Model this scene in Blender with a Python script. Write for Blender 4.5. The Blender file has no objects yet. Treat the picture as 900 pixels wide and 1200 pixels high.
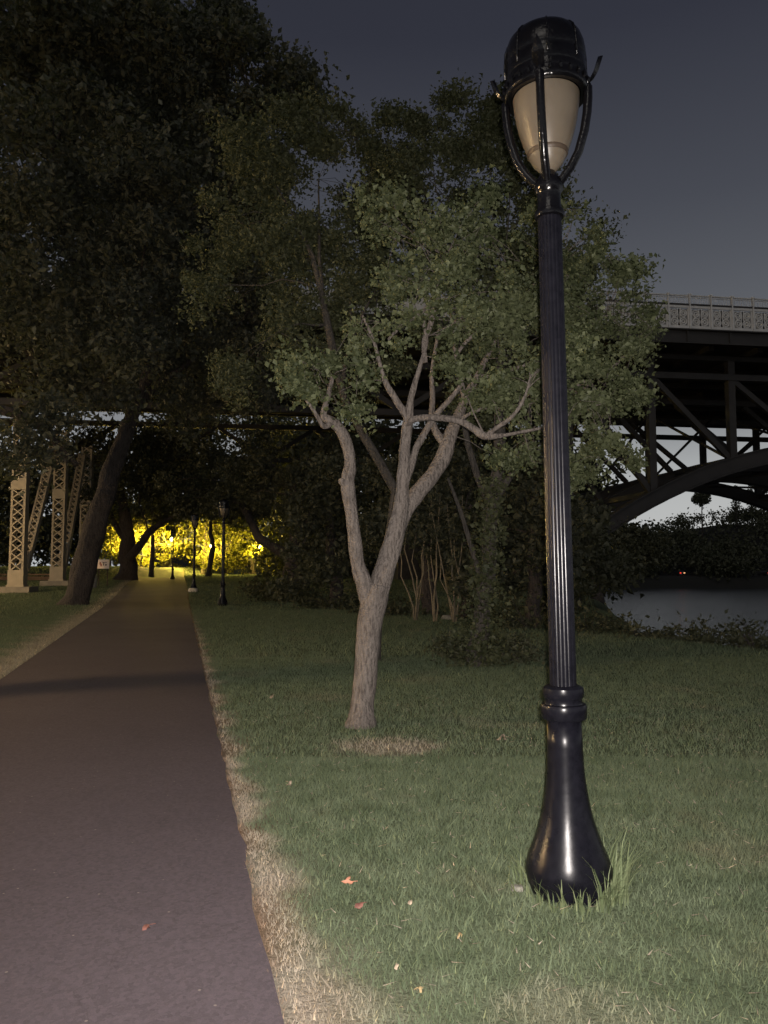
import bpy, math, random
import numpy as np
from mathutils import Vector, Matrix, noise as mnoise

R = math.radians
PI = math.pi
rng = np.random.default_rng(7)
random.seed(7)
S = bpy.context.scene
COL = S.collection

# ------------------------------------------------------------------ camera
F = 906.0                       # focal length in photograph pixels (900 x 1200)
EYE = 1.5
PITCH = math.atan(65 / F)
cam_d = bpy.data.cameras.new("camera")
cam_d.sensor_fit = 'VERTICAL'
cam_d.sensor_height = 24
cam_d.lens = 24 * F / 1200
cam_d.clip_end = 3000
cam_d.clip_start = 0.05
cam = bpy.data.objects.new("camera", cam_d)
COL.objects.link(cam)
cam.location = (0, 0, EYE)
cam.rotation_euler = (PI / 2 + PITCH, 0, 0)
S.camera = cam

# ------------------------------------------------------------------ exposure
S.view_settings.view_transform = 'Standard'
S.view_settings.look = 'None'
S.view_settings.gamma = 1
S.view_settings.use_curve_mapping = False
S.view_settings.exposure = 2.0
S.cycles.max_bounces = 5
S.cycles.transparent_max_bounces = 6
S.cycles.sample_clamp_indirect = 2.0

# ------------------------------------------------------------------ sky (late dusk, last light low over the river)
SUN_EL, SUN_ROT = R(-3.0), R(60)
W = bpy.data.worlds.new("World")
S.world = W
W.use_nodes = True
nt = W.node_tree
nt.nodes.clear()
sky = nt.nodes.new('ShaderNodeTexSky')
sky.sky_type = 'NISHITA'
sky.sun_disc = False
sky.sun_elevation = SUN_EL
sky.sun_rotation = SUN_ROT
tc = nt.nodes.new('ShaderNodeTexCoord')
sep = nt.nodes.new('ShaderNodeSeparateXYZ')
nt.links.new(tc.outputs['Generated'], sep.inputs[0])
ramp = nt.nodes.new('ShaderNodeValToRGB')        # height above the horizon
cr = ramp.color_ramp
cr.elements[0].position = 0.0
cr.elements[0].color = (.125, .130, .132, 1)
cr.elements[1].position = 1.0
cr.elements[1].color = (.0032, .0034, .0050, 1)
for p, c in ((.10, (.104, .108, .110)), (.17, (.058, .0605, .064)), (.30, (.0235, .0248, .0280)),
             (.42, (.0140, .0149, .0184)), (.58, (.0068, .0072, .0102))):
    e = cr.elements.new(p)
    e.color = (*c, 1)
nt.links.new(sep.outputs['Z'], ramp.inputs['Fac'])
mixs = nt.nodes.new('ShaderNodeMixRGB')
mixs.blend_type = 'ADD'
mixs.inputs['Fac'].default_value = 1.0
sc1 = nt.nodes.new('ShaderNodeVectorMath')
sc1.operation = 'SCALE'
sc1.inputs['Scale'].default_value = 0.02
nt.links.new(sky.outputs[0], sc1.inputs[0])
nt.links.new(ramp.outputs['Color'], mixs.inputs['Color1'])
nt.links.new(sc1.outputs[0], mixs.inputs['Color2'])
bg = nt.nodes.new('ShaderNodeBackground')
bg.inputs['Strength'].default_value = 1.0
wo = nt.nodes.new('ShaderNodeOutputWorld')
nt.links.new(mixs.outputs[0], bg.inputs['Color'])
nt.links.new(bg.outputs[0], wo.inputs['Surface'])

# faint light of the night sky from behind the photographer
sun_d = bpy.data.lights.new("sun", 'SUN')
sun_d.energy = 0.075
sun_d.angle = R(25)
sun_d.color = (1.0, .93, .84)
sun = bpy.data.objects.new("sun", sun_d)
COL.objects.link(sun)
sun.rotation_euler = (R(52), 0, R(-22))

# the phone's flash, beside its lens
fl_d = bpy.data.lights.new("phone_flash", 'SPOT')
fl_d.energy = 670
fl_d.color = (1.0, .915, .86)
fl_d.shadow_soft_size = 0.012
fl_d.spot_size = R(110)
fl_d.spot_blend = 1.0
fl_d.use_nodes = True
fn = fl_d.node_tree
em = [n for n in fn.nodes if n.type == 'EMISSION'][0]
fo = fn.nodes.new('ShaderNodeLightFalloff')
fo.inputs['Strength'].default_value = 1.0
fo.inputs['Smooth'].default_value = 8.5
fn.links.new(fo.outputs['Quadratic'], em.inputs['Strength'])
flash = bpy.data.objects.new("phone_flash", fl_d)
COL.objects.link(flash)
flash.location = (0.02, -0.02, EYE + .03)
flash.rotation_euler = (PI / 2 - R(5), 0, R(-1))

# ------------------------------------------------------------------ helpers
ct, st = math.cos(PITCH), math.sin(PITCH)


def at(px, py, d):
    """point of the place seen at photograph pixel (px, py), d metres ahead"""
    u, v = (px - 450) / F, (600 - py) / F
    ry, rz = ct - v * st, st + v * ct
    k = d / ry
    return Vector((u * k, d, EYE + rz * k))


def sstep(a, b, x):
    t = np.clip((np.asarray(x, float) - a) / (b - a), 0, 1)
    return t * t * (3 - 2 * t)


def path_r(d):
    return -.31 - .262 * (d - 2.54)


def path_l(d):
    return -5.0 - .290 * (d - 10.07)


def bank_x(d):
    d = np.asarray(d, float)
    return np.where(d > 17, 5.2 + .225 * (d - 17), 5.2 + (17 - d) * .55)


def gz(x, d):
    x, d = np.asarray(x, float), np.asarray(d, float)
    z = .5 * sstep(28, 58, d)
    z = z + 1.0 * sstep(59, 74, d) * sstep(23, 27, -x)
    z = z - 5.4 * sstep(0, 5.0, x - bank_x(d))
    z = z - 5.4 * sstep(190, 212, d) * 0
    return z


def G(x, d):
    return float(gz(x, d))


class MB:
    """collects shapes into one mesh"""

    def __init__(s):
        s.v, s.f, s.m = [], [], []

    def add(s, vs, fs, m=0):
        o = len(s.v)
        s.v += [tuple(p) for p in vs]
        s.f += [tuple(i + o for i in f) for f in fs]
        s.m += [m] * len(fs)

    def box(s, c, sz, rot=None, m=0, bev=0):
        hx, hy, hz = sz[0] / 2, sz[1] / 2, sz[2] / 2
        c = Vector(c)
        vs = [Vector((x, y, z)) for x in (-hx, hx) for y in (-hy, hy) for z in (-hz, hz)]
        if rot is not None:
            vs = [rot @ p for p in vs]
        s.add([p + c for p in vs], [(0, 1, 3, 2), (4, 6, 7, 5), (0, 4, 5, 1), (2, 3, 7, 6), (0, 2, 6, 4), (1, 5, 7, 3)], m)

    def bar(s, a, b, w, h, m=0, up=Vector((0, 0, 1))):
        a, b = Vector(a), Vector(b)
        t = (b - a).normalized()
        sd = t.cross(up)
        if sd.length < 1e-4:
            sd = t.cross(Vector((0, 1, 0)))
        sd.normalize()
        n = sd.cross(t).normalized()
        rot = Matrix((sd, t, n)).transposed()
        s.box((a + b) / 2, (w, (b - a).length, h), rot, m)

    def tube(s, pts, rad, n=8, m=0, jit=0.0, seed=0):
        pts = [Vector(p) for p in pts]
        if not hasattr(rad, '__len__'):
            rad = [rad] * len(pts)
        prev = None
        rings = []
        for i, p in enumerate(pts):
            t = (pts[min(i + 1, len(pts) - 1)] - pts[max(i - 1, 0)]).normalized()
            if prev is None:
                a = Vector((1, 0, 0)) if abs(t.x) < .9 else Vector((0, 1, 0))
                prev = (a - t * a.dot(t)).normalized()
            else:
                prev = (prev - t * prev.dot(t)).normalized()
            q = t.cross(prev)
            ring = []
            for k in range(n):
                an = 2 * PI * k / n
                r = rad[i]
                if jit:
                    r *= 1 + jit * mnoise.noise(Vector((math.cos(an) * 1.3 + seed, math.sin(an) * 1.3, i * .45)))
                ring.append(p + (prev * math.cos(an) + q * math.sin(an)) * r)
            rings.append(ring)
        vs = [v for r_ in rings for v in r_]
        fs = []
        for i in range(len(pts) - 1):
            for k in range(n):
                a, b = i * n + k, i * n + (k + 1) % n
                fs.append((a, b, b + n, a + n))
        fs.append(tuple(reversed(range(n))))
        fs.append(tuple(range((len(pts) - 1) * n, len(pts) * n)))
        s.add(vs, fs, m)

    def lathe(s, prof, n=48, m=0, c=(0, 0, 0), rmod=None):
        vs, fs = [], []
        for i, (r, z) in enumerate(prof):
            for k in range(n):
                an = 2 * PI * k / n
                rr = r * (rmod(an, i) if rmod else 1)
                vs.append((c[0] + rr * math.cos(an), c[1] + rr * math.sin(an), c[2] + z))
        for i in range(len(prof) - 1):
            for k in range(n):
                a, b = i * n + k, i * n + (k + 1) % n
                fs.append((a, b, b + n, a + n))
        fs.append(tuple(reversed(range(n))))
        fs.append(tuple(range((len(prof) - 1) * n, len(prof) * n)))
        s.add(vs, fs, m)

    def build(s, name, mats, parent=None, smooth=True, loc=None):
        me = bpy.data.meshes.new(name)
        me.from_pydata(s.v, [], s.f)
        for mt in (mats if isinstance(mats, (list, tuple)) else [mats]):
            me.materials.append(mt)
        me.polygons.foreach_set('material_index', s.m)
        me.polygons.foreach_set('use_smooth', [smooth] * len(s.f))
        me.update()
        o = bpy.data.objects.new(name, me)
        COL.objects.link(o)
        if parent:
            o.parent = parent
        if loc is not None:
            o.location = loc
        return o


def autosmooth(o, deg=35):
    me = o.data
    me.polygons.foreach_set('use_smooth', [True] * len(me.polygons))
    me.set_sharp_from_angle(angle=R(deg))


def np_mesh(name, verts, tris, mat, parent=None, attrs=None, smooth=False):
    me = bpy.data.meshes.new(name)
    nv, nf = len(verts), len(tris)
    me.vertices.add(nv)
    me.vertices.foreach_set('co', np.asarray(verts, np.float32).ravel())
    me.loops.add(nf * 3)
    me.loops.foreach_set('vertex_index', np.asarray(tris, np.int32).ravel())
    me.polygons.add(nf)
    me.polygons.foreach_set('loop_start', np.arange(nf, dtype=np.int32) * 3)
    if smooth:
        me.polygons.foreach_set('use_smooth', [True] * nf)
    me.materials.append(mat)
    for k, a in (attrs or {}).items():
        at_ = me.attributes.new(k, 'FLOAT', 'POINT')
        at_.data.foreach_set('value', np.asarray(a, np.float32))
    me.update(calc_edges=True)
    me.validate()
    o = bpy.data.objects.new(name, me)
    COL.objects.link(o)
    if parent:
        o.parent = parent
    return o


def tag(o, label, cat, group=None):
    o['label'] = label
    o['category'] = cat
    if group:
        o['group'] = group
    return o


def thing(name, label, cat, loc=(0, 0, 0), rotz=0, group=None):
    o = bpy.data.objects.new(name, None)
    COL.objects.link(o)
    o.empty_display_size = .2
    o.location = loc
    o.rotation_euler = (0, 0, rotz)
    return tag(o, label, cat, group)


def kind(o, k):
    o['kind'] = k
    return o


# ------------------------------------------------------------------ materials
class NT:
    def __init__(s, name):
        s.mat = bpy.data.materials.new(name)
        s.mat.use_nodes = True
        s.t = s.mat.node_tree
        s.b = s.t.nodes['Principled BSDF']
        s.out = s.t.nodes['Material Output']

    def n(s, typ, **kw):
        nd = s.t.nodes.new(typ)
        for k, v in kw.items():
            if hasattr(nd, k):
                setattr(nd, k, v)
            else:
                nd.inputs[k].default_value = v
        return nd

    def l(s, a, b):
        s.t.links.new(a, b)

    def coord(s, out='Object', scale=None):
        c = s.n('ShaderNodeTexCoord').outputs[out]
        if scale:
            m = s.n('ShaderNodeMapping')
            m.inputs['Scale'].default_value = scale
            s.l(c, m.inputs[0])
            c = m.outputs[0]
        return c

    def noise(s, co, scale, detail=4, rough=.55):
        nd = s.n('ShaderNodeTexNoise')
        nd.inputs['Scale'].default_value = scale
        nd.inputs['Detail'].default_value = detail
        nd.inputs['Roughness'].default_value = rough
        if co is not None:
            s.l(co, nd.inputs['Vector'])
        return nd.outputs['Fac']

    def ramp(s, fac, stops):
        r = s.n('ShaderNodeValToRGB')
        e = r.color_ramp.elements
        e[0].position, e[0].color = stops[0][0], (*stops[0][1], 1)
        e[1].position, e[1].color = stops[-1][0], (*stops[-1][1], 1)
        for p, c in stops[1:-1]:
            q = e.new(p)
            q.color = (*c, 1)
        s.l(fac, r.inputs[0])
        return r.outputs[0]

    def mix(s, fac, a, b, bt='MIX'):
        m = s.n('ShaderNodeMixRGB')
        m.blend_type = bt
        for i, v in ((0, fac), (1, a), (2, b)):
            if isinstance(v, (int, float)):
                m.inputs[i].default_value = v
            elif isinstance(v, tuple):
                m.inputs[i].default_value = (*v, 1)
            else:
                s.l(v, m.inputs[i])
        return m.outputs[0]

    def bump(s, h, strength=.5, dist=.02):
        b = s.n('ShaderNodeBump')
        b.inputs['Strength'].default_value = strength
        b.inputs['Distance'].default_value = dist
        s.l(h, b.inputs['Height'])
        s.l(b.outputs[0], s.b.inputs['Normal'])

    def base(s, c):
        if isinstance(c, tuple):
            s.b.inputs['Base Color'].default_value = (*c, 1)
        else:
            s.l(c, s.b.inputs['Base Color'])

    def set(s, **kw):
        for k, v in kw.items():
            s.b.inputs[k.replace('_', ' ')].default_value = v
        return s


def leaf_mat(name, dark, mid, light, transl=.3, rough=.55):
    m = NT(name)
    isl = m.n('ShaderNodeNewGeometry').outputs['Random Per Island']
    c = m.ramp(isl, [(0, dark), (.55, mid), (.93, light), (1, tuple(min(1, 1.25 * q + .02) for q in light))])
    co = m.coord('Object')
    nz = m.noise(co, .9, 2)
    c = m.mix(m.ramp(nz, [(.35, (0, 0, 0)), (.7, (1, 1, 1))]), c, m.mix(.5, c, light))
    m.base(c)
    m.set(Roughness=rough)
    m.b.inputs['Specular IOR Level'].default_value = .25
    tr = m.n('ShaderNodeBsdfTranslucent')
    m.l(m.mix(1.0, c, (1.1, 1.2, .5), 'MULTIPLY'), tr.inputs['Color'])
    mx = m.n('ShaderNodeMixShader')
    mx.inputs[0].default_value = transl
    m.l(m.b.outputs[0], mx.inputs[1])
    m.l(tr.outputs[0], mx.inputs[2])
    m.l(mx.outputs[0], m.out.inputs['Surface'])
    return m.mat


def bark_mat(name, dark, light, sc=1.0):
    m = NT(name)
    co = m.coord('Object', (14 * sc, 14 * sc, 2.6 * sc))
    n1 = m.noise(co, 3.0, 6, .65)
    co2 = m.coord('Object')
    n2 = m.noise(co2, 2.2 * sc, 4)
    n3 = m.noise(co2, 38 * sc, 3)
    c = m.ramp(n1, [(.34, tuple(q * .8 for q in dark)), (.52, light), (.72, tuple(q * 1.2 for q in light))])
    c = m.mix(m.ramp(n2, [(.42, (0, 0, 0)), (.62, (.55, .55, .55))]), c, m.mix(.5, c, dark))
    m.base(c)
    m.set(Roughness=.9)
    h = m.n('ShaderNodeMath', operation='ADD')
    m.l(n1, h.inputs[0])
    m.l(n3, h.inputs[1])
    m.bump(h.outputs[0], 1.0, .035 / sc)
    return m.mat


def plain(name, col, rough=.6, var=.15, scale=6, metallic=0.0, bump=.1, coat=0, spec=.5):
    m = NT(name)
    nz = m.noise(m.coord('Object'), scale, 5)
    lo = tuple(q * (1 - var) for q in col)
    hi = tuple(min(1, q * (1 + var)) for q in col)
    m.base(m.ramp(nz, [(.3, lo), (.7, hi)]))
    m.set(Roughness=rough, Metallic=metallic)
    m.b.inputs['Coat Weight'].default_value = coat
    m.b.inputs['Coat Roughness'].default_value = .12
    m.b.inputs['Specular IOR Level'].default_value = spec
    if bump:
        m.bump(m.noise(m.coord('Object'), scale * 6, 3), bump, .01)
    return m.mat


def emit(name, col, strength):
    m = NT(name)
    m.base(col)
    m.b.inputs['Emission Color'].default_value = (*col, 1)
    m.b.inputs['Emission Strength'].default_value = strength
    return m.mat


# black lamp paint, scuffed, with rust where it has worn
m = NT('black lamp paint')
co = m.coord('Object')
n1 = m.noise(co, 5, 6, .6)
n2 = m.noise(co, 26, 5, .6)
m.base(m.mix(m.ramp(n1, [(.62, (0, 0, 0)), (.75, (.6, .6, .6))]),
             m.ramp(n2, [(.3, (.0036, .0036, .0056)), (.7, (.0076, .0075, .0108))]), (.017, .014, .014)))
m.l(m.ramp(n1, [(.3, (.22, .22, .22)), (.7, (.34, .34, .34))]), m.b.inputs['Roughness'])
m.b.inputs['Specular IOR Level'].default_value = .18
m.bump(n2, .12, .004)
PAINT = m.mat

CAGE = plain('glossy black cage paint', (.0030, .0029, .0038), .2, .3, 9, bump=.25, spec=.35)
m = NT('frosted lamp globe')
co = m.coord('Object')
m.base(m.ramp(m.noise(co, 4, 4), [(.3, (.105, .084, .060)), (.7, (.145, .120, .088))]))
m.set(Roughness=.40)
m.b.inputs['Subsurface Weight'].default_value = .25
m.b.inputs['Subsurface Radius'].default_value = (.08, .05, .03)
GLOBE = m.mat
BRONZE = plain('dull bronze ring', (.06, .042, .028), .5, .2, 20)
GLOBE_WARM = emit('glowing sodium globe', (1.0, .66, .30), 850)
GLOBE_FAR = emit('glowing yellow globe', (1.0, .68, .12), 2200)
GLOBE_TINY = emit('glowing pale globe', (1.0, .70, .14), 1100)

# asphalt
m = NT('worn asphalt')
co = m.coord('Object')
big = m.noise(co, .45, 5)
fine = m.noise(co, 160, 3, .7)
vor = m.n('ShaderNodeTexVoronoi')
vor.inputs['Scale'].default_value = 95
m.l(co, vor.inputs['Vector'])
c = m.ramp(big, [(.3, (.078, .063, .073)), (.7, (.100, .082, .094))])
c = m.mix(m.ramp(fine, [(.35, (0, 0, 0)), (.75, (.8, .8, .8))]), c, m.mix(.45, c, (.15, .132, .135)))
agg = m.n('ShaderNodeTexVoronoi')
agg.inputs['Scale'].default_value = 62
m.l(co, agg.inputs['Vector'])
c = m.mix(.5, c, m.mix(1.0, c, m.ramp(agg.outputs['Color'], [(.1, (.75, .75, .75)), (.9, (1.25, 1.25, 1.25))]), 'MULTIPLY'))
sta = m.noise(m.coord('Object', (1, .35, 1)), 1.7, 6, .65)
c = m.mix(m.ramp(sta, [(.26, (.3, .3, .3)), (.44, (0, 0, 0))]), c, m.mix(.6, c, (.03, .026, .028)))
ck = m.n('ShaderNodeTexVoronoi')
ck.feature = 'DISTANCE_TO_EDGE'
ck.inputs['Scale'].default_value = .42
wr = m.n('ShaderNodeVectorMath', operation='ADD')
nzv = m.n('ShaderNodeTexNoise')
nzv.inputs['Scale'].default_value = 2.2
nzv.inputs['Detail'].default_value = 6
m.l(co, nzv.inputs['Vector'])
m.l(co, wr.inputs[0])
m.l(nzv.outputs['Color'], wr.inputs[1])
m.l(wr.outputs[0], ck.inputs['Vector'])
c = m.mix(m.ramp(ck.outputs['Distance'], [(.001, (.18, .18, .18)), (.003, (0, 0, 0))]), c, (.022, .019, .02))
spk = m.n('ShaderNodeTexVoronoi')
spk.inputs['Scale'].default_value = 10
m.l(co, spk.inputs['Vector'])
c = m.mix(m.ramp(spk.outputs['Distance'], [(.045, (.9, .9, .9)), (.065, (0, 0, 0))]), c, (.22, .19, .17))
m.base(c)
m.set(Roughness=.95)
m.b.inputs['Specular IOR Level'].default_value = .12
m.bump(fine, .35, .004)
ASPHALT = m.mat


def grass_color(m, blades):
    """green lawn with worn, straw-coloured patches; shared by soil sheet and blades"""
    pos = m.n('ShaderNodeNewGeometry').outputs['Position']
    n1 = m.noise(pos, .75, 4, .6)
    n2 = m.noise(pos, 4.0, 4, .6)
    green = m.ramp(n2, [(.3, (.092, .122, .070)), (.7, (.150, .184, .116))])
    green = m.mix(m.ramp(n1, [(.56, (0, 0, 0)), (.72, (.55, .55, .55))]), green, (.185, .170, .115))
    tan = m.ramp(n2, [(.3, (.29, .245, .19)), (.7, (.42, .365, .30))])
    rim = (.20, .105, .055)
    a = m.n('ShaderNodeAttribute')
    a.attribute_name = 'dry'
    b = m.n('ShaderNodeAttribute')
    b.attribute_name = 'rim'
    c = m.mix(a.outputs['Fac'], green, tan)
    c = m.mix(b.outputs['Fac'], c, rim)
    if blades:
        isl = m.n('ShaderNodeNewGeometry').outputs['Random Per Island']
        c = m.mix(1.0, c, m.ramp(isl, [(0, (.84, .84, .84)), (.8, (1.1, 1.1, 1.08)), (.95, (1.3, 1.25, 1.15)), (1, (2.1, 1.9, 1.6))]), 'MULTIPLY')
    return c


m = NT('lawn soil')
c = grass_color(m, False)
m.base(m.mix(.25, c, (.06, .052, .035)))
m.set(Roughness=1.0)
m.b.inputs['Specular IOR Level'].default_value = .05
m.bump(m.noise(m.coord('Object'), 45, 4, .7), .8, .03)
SOIL = m.mat
m = NT('grass blades')
c = grass_color(m, True)
m.base(c)
m.set(Roughness=.7)
m.b.inputs['Specular IOR Level'].default_value = .15
tr = m.n('ShaderNodeBsdfTranslucent')
m.l(c, tr.inputs['Color'])
mx = m.n('ShaderNodeMixShader')
mx.inputs[0].default_value = .35
m.l(m.b.outputs[0], mx.inputs[1])
m.l(tr.outputs[0], mx.inputs[2])
m.l(mx.outputs[0], m.out.inputs['Surface'])
BLADES = m.mat

m = NT('dark river water')
m.base((.055, .060, .066))
m.set(Roughness=.14)
co = m.coord('Object', (1.0, .35, 1))
m.bump(m.noise(co, .55, 6, .75), .8, .3)
WATER = m.mat

LEAF_MAIN = leaf_mat('near tree leaves', (.032, .042, .019), (.066, .079, .037), (.118, .132, .068), .25)
LEAF_BACK = leaf_mat('second tree leaves', (.034, .042, .020), (.060, .066, .032), (.095, .100, .052), .25)
LEAF_DARK = leaf_mat('dark leaves', (.034, .038, .024), (.054, .057, .036), (.086, .088, .056), .25)
LEAF_TALL = leaf_mat('tall tree leaves', (.050, .054, .040), (.084, .088, .064), (.130, .132, .100), .35)
LEAF_LIT = leaf_mat('lamp-yellowed leaves', (.085, .090, .014), (.135, .135, .020), (.20, .19, .040), .45)  # yellow glow of the lamps painted into the leaf colour
LEAF_SHRUB = leaf_mat('shrub leaves', (.028, .034, .018), (.048, .052, .028), (.08, .08, .045), .2)
BARK_MAIN = bark_mat('pale scaly bark', (.080, .065, .056), (.185, .158, .138))
BARK_DARK = bark_mat('dark furrowed bark', (.022, .018, .016), (.058, .047, .042), .4)
BARK_BACK = bark_mat('grey brown bark', (.034, .029, .024), (.078, .067, .056), .7)
STEEL_DARK = plain('dark bridge steel', (.025, .022, .021), .7, .25, 1.2)
STEEL_SOFFIT = plain('shaded deck underside', (.014, .013, .013), .9, .2, .8)  # under-deck shade put into the colour, darker than the other steel
STEEL_RAIL = plain('weathered grey railing', (.52, .51, .50), .7, .15, 3)
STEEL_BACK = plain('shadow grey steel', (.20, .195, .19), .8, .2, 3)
STEEL_PIER = plain('beige painted steel', (.29, .25, .19), .65, .12, 3)
CONCRETE = plain('pale concrete', (.20, .18, .15), .9, .15, 5, bump=.3)
DARK_STONE = plain('dark granite', (.05, .046, .042), .95, .3, 2, bump=.5)  # darker than the other stone, keeps the abutments from standing out
BROWN_GREY = plain('dull field stone', (.20, .19, .16), .95, .3, 30, bump=.6)
STONE = plain('pale stone', (.42, .39, .34), .95, .25, 9, bump=.6)
BROWN_WALL = plain('brown stone wall', (.20, .13, .085), .9, .3, 3, bump=.5)
SIGN_FACE = plain('pinkish white sign', (.85, .70, .60), .6, .08, 8)
SIGN_MARK = plain('faded dark print', (.16, .10, .085), .8, .2, 20)
SIGN_RED = plain('faded red print', (.42, .17, .12), .8, .2, 20)
CAR_PAINT = plain('dark car paint', (.03, .03, .035), .3, .1, 3, coat=.5)
TAIL_RED = emit('red tail light', (1.0, .05, .03), .28)
TAIL_AMBER = emit('amber light', (1.0, .5, .22), .30)


# ------------------------------------------------------------------ ground
def axis(vals):
    out = []
    for a, b, n in vals:
        out += list(np.linspace(a, b, n, endpoint=False))
    out.append(vals[-1][1])
    return np.array(out)


gx = axis([(-900, -80, 16), (-80, -25, 50), (-25, 25, 180), (25, 70, 60), (70, 900, 16)])
gy = axis([(-300, -4, 12), (-4, 30, 140), (30, 110, 150), (110, 240, 40), (240, 1500, 14)])
X, Y = np.meshgrid(gx, gy)
Z = gz(X, Y)
nx, ny = len(gx), len(gy)
verts = np.stack([X.ravel(), Y.ravel(), Z.ravel()], 1)
ii = (np.arange(ny - 1)[:, None] * nx + np.arange(nx - 1)[None, :]).ravel()
tris = np.concatenate([np.stack([ii, ii + 1, ii + nx + 1], 1), np.stack([ii, ii + nx + 1, ii + nx], 1)])


def dryness(x, y):
    """0..1 straw-coloured: strip beside the path, a worn ring by the near tree, patches"""
    x, y = np.asarray(x, float), np.asarray(y, float)
    e = x - path_r(y)
    wob = .07 * np.sin(y * 5.1) + .05 * np.sin(y * 11.7 + 1) + .035 * np.sin(y * 23 + x * 9)
    wid = np.interp(y, [2, 2.6, 3.2, 4.2, 6, 12], [.30, .25, .17, .10, .06, .04]) + wob * .8
    dry = 1 - sstep(wid * .55, wid + .14, e)
    dry = np.where(e < -.2, 0, dry) * (1 - sstep(14, 26, y))
    el = path_l(y) - x
    dry = np.maximum(dry, (1 - sstep(.15, .9 + wob * 3, el)) * (el > -.2) * .7)
    t = at(455, 872, 6.6)
    q = ((x - t.x) / .50) ** 2 + ((y - t.y) / .36) ** 2
    q = q + .35 * np.sin(x * 19) * np.sin(y * 17)
    dry = np.maximum(dry, (1 - sstep(.3, 1.2, q)) * .75)
    q = ((x - .62) / .32) ** 2 + ((y - 2.7) / .22) ** 2 + .5 * np.sin(x * 23 + 1) * np.sin(y * 21)
    dry = np.maximum(dry, (1 - sstep(.2, 1.3, q)) * .32)
    return np.clip(dry, 0, 1)


def rimness(x, y):
    e = np.asarray(x, float) - path_r(np.asarray(y, float))
    return np.where((e > -.12) & (e < .2), 1 - sstep(-.01, .055, e), 0) * .8


ground = np_mesh('lawn_ground', verts, tris, SOIL, attrs={'dry': dryness(verts[:, 0], verts[:, 1]), 'rim': rimness(verts[:, 0], verts[:, 1])}, smooth=True)
kind(ground, 'structure')

# path
ds = np.concatenate([np.arange(-6, 30, .25), np.arange(30, 74, .5)])
pv, pt = [], []
for i, d in enumerate(ds):
    for k in range(9):
        t = k / 8
        xl, xr = float(path_l(d)), float(path_r(d))
        w = .03 * mnoise.noise(Vector((d * 1.3, 0, 3))) + .018 * mnoise.noise(Vector((d * 4.1, 5, 3)))
        x = xl + (xr + w - xl) * t
        pv.append((x, d, G(x, d) + .016 + .02 * math.sin(PI * t)))
for i in range(len(ds) - 1):
    for k in range(8):
        a = i * 9 + k
        pt += [(a, a + 1, a + 10), (a, a + 10, a + 9)]
kind(np_mesh('path', pv, pt, ASPHALT, smooth=True), 'structure')

# river
wb = MB()
wb.add([(-40, -250, -4.2), (700, -250, -4.2), (700, 222, -4.2), (-40, 222, -4.2)], [(0, 1, 2, 3)])
kind(wb.build('river_water', WATER), 'structure')

# far shore: terrace, then a wooded hill
hx = np.linspace(-80, 420, 90)
hy = np.array([214, 217, 222, 232, 244, 258, 275, 300, 340, 420])
hz0 = np.array([-4.4, -1.5, -.9, -.8, 2.6, 8.0, 14, 16.5, 16, 10.])
HX, HY = np.meshgrid(hx, hy)
HZ = np.repeat(hz0[:, None], len(hx), 1)
lump = np.array([.78 + .12 * math.sin(x * .043 + 1) + .10 * math.sin(x * .11) + .22 * float(sstep(80, 150, x)) for x in hx])
HZ = np.where(HZ > 0, HZ * lump[None, :], HZ)
n = len(hx)
ii = (np.arange(len(hy) - 1)[:, None] * n + np.arange(n - 1)[None, :]).ravel()
HILL = plain('wooded hillside soil', (.012, .012, .010), .95, .3, .1)
kind(np_mesh('far_hills', np.stack([HX.ravel(), HY.ravel(), HZ.ravel()], 1),
             np.concatenate([np.stack([ii, ii + 1, ii + n + 1], 1), np.stack([ii, ii + n + 1, ii + n], 1)]), HILL, smooth=True), 'structure')


def hill_z(x, y):
    l_ = .78 + .12 * math.sin(x * .043 + 1) + .10 * math.sin(x * .11) + .22 * float(sstep(80, 150, x))
    z = float(np.interp(y, hy, hz0))
    return z * l_ if z > 0 else z


# ------------------------------------------------------------------ grass
def blades(n, d0, d1, xlo, xhi, length, width, seed, bias=1.0):
    r = np.random.default_rng(seed)
    out = []
    tot = 0
    while tot < n:
        k = n * 3
        d = d0 + (d1 - d0) * r.random(k) ** bias
        lo, hi = xlo(d), xhi(d)
        lo_m, hi_m = lo.min(), hi.max()
        x = lo_m + (hi_m - lo_m) * r.random(k)
        ok = (x > lo) & (x < hi) & (x < bank_x(d) + 3)
        e = x - path_r(d)
        el = path_l(d) - x
        jag = .035 * np.sin(d * 31) + .03 * np.sin(d * 67 + 2) + .03 * r.random(k)
        ok &= (e > jag - .035) | (el > jag + .0)
        out.append(np.stack([x[ok], d[ok]], 1))
        tot += ok.sum()
    p = np.concatenate(out)[:n]
    x, y = p[:, 0], p[:, 1]
    a = r.random(n) * 2 * PI
    le = length * (.45 + .75 * r.random(n))
    dry = dryness(x, y)
    le = le * (1 - .35 * dry)
    lean = le * (.25 + .75 * r.random(n))
    b = r.random(n) * 2 * PI
    w = width * (.6 + .8 * r.random(n))
    z = gz(x, y)
    base = np.stack([x, y, z], 1)
    s = np.stack([np.cos(a), np.sin(a), np.zeros(n)], 1) * w[:, None] / 2
    tip = base + np.stack([np.cos(b) * lean, np.sin(b) * lean, le], 1)
    base[:, 2] -= .004
    V = np.stack([base - s, base + s, tip], 1).reshape(-1, 3)
    return V, np.repeat(dry * (.75 + .5 * r.random(n)), 3), np.repeat(rimness(x, y), 3)


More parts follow.
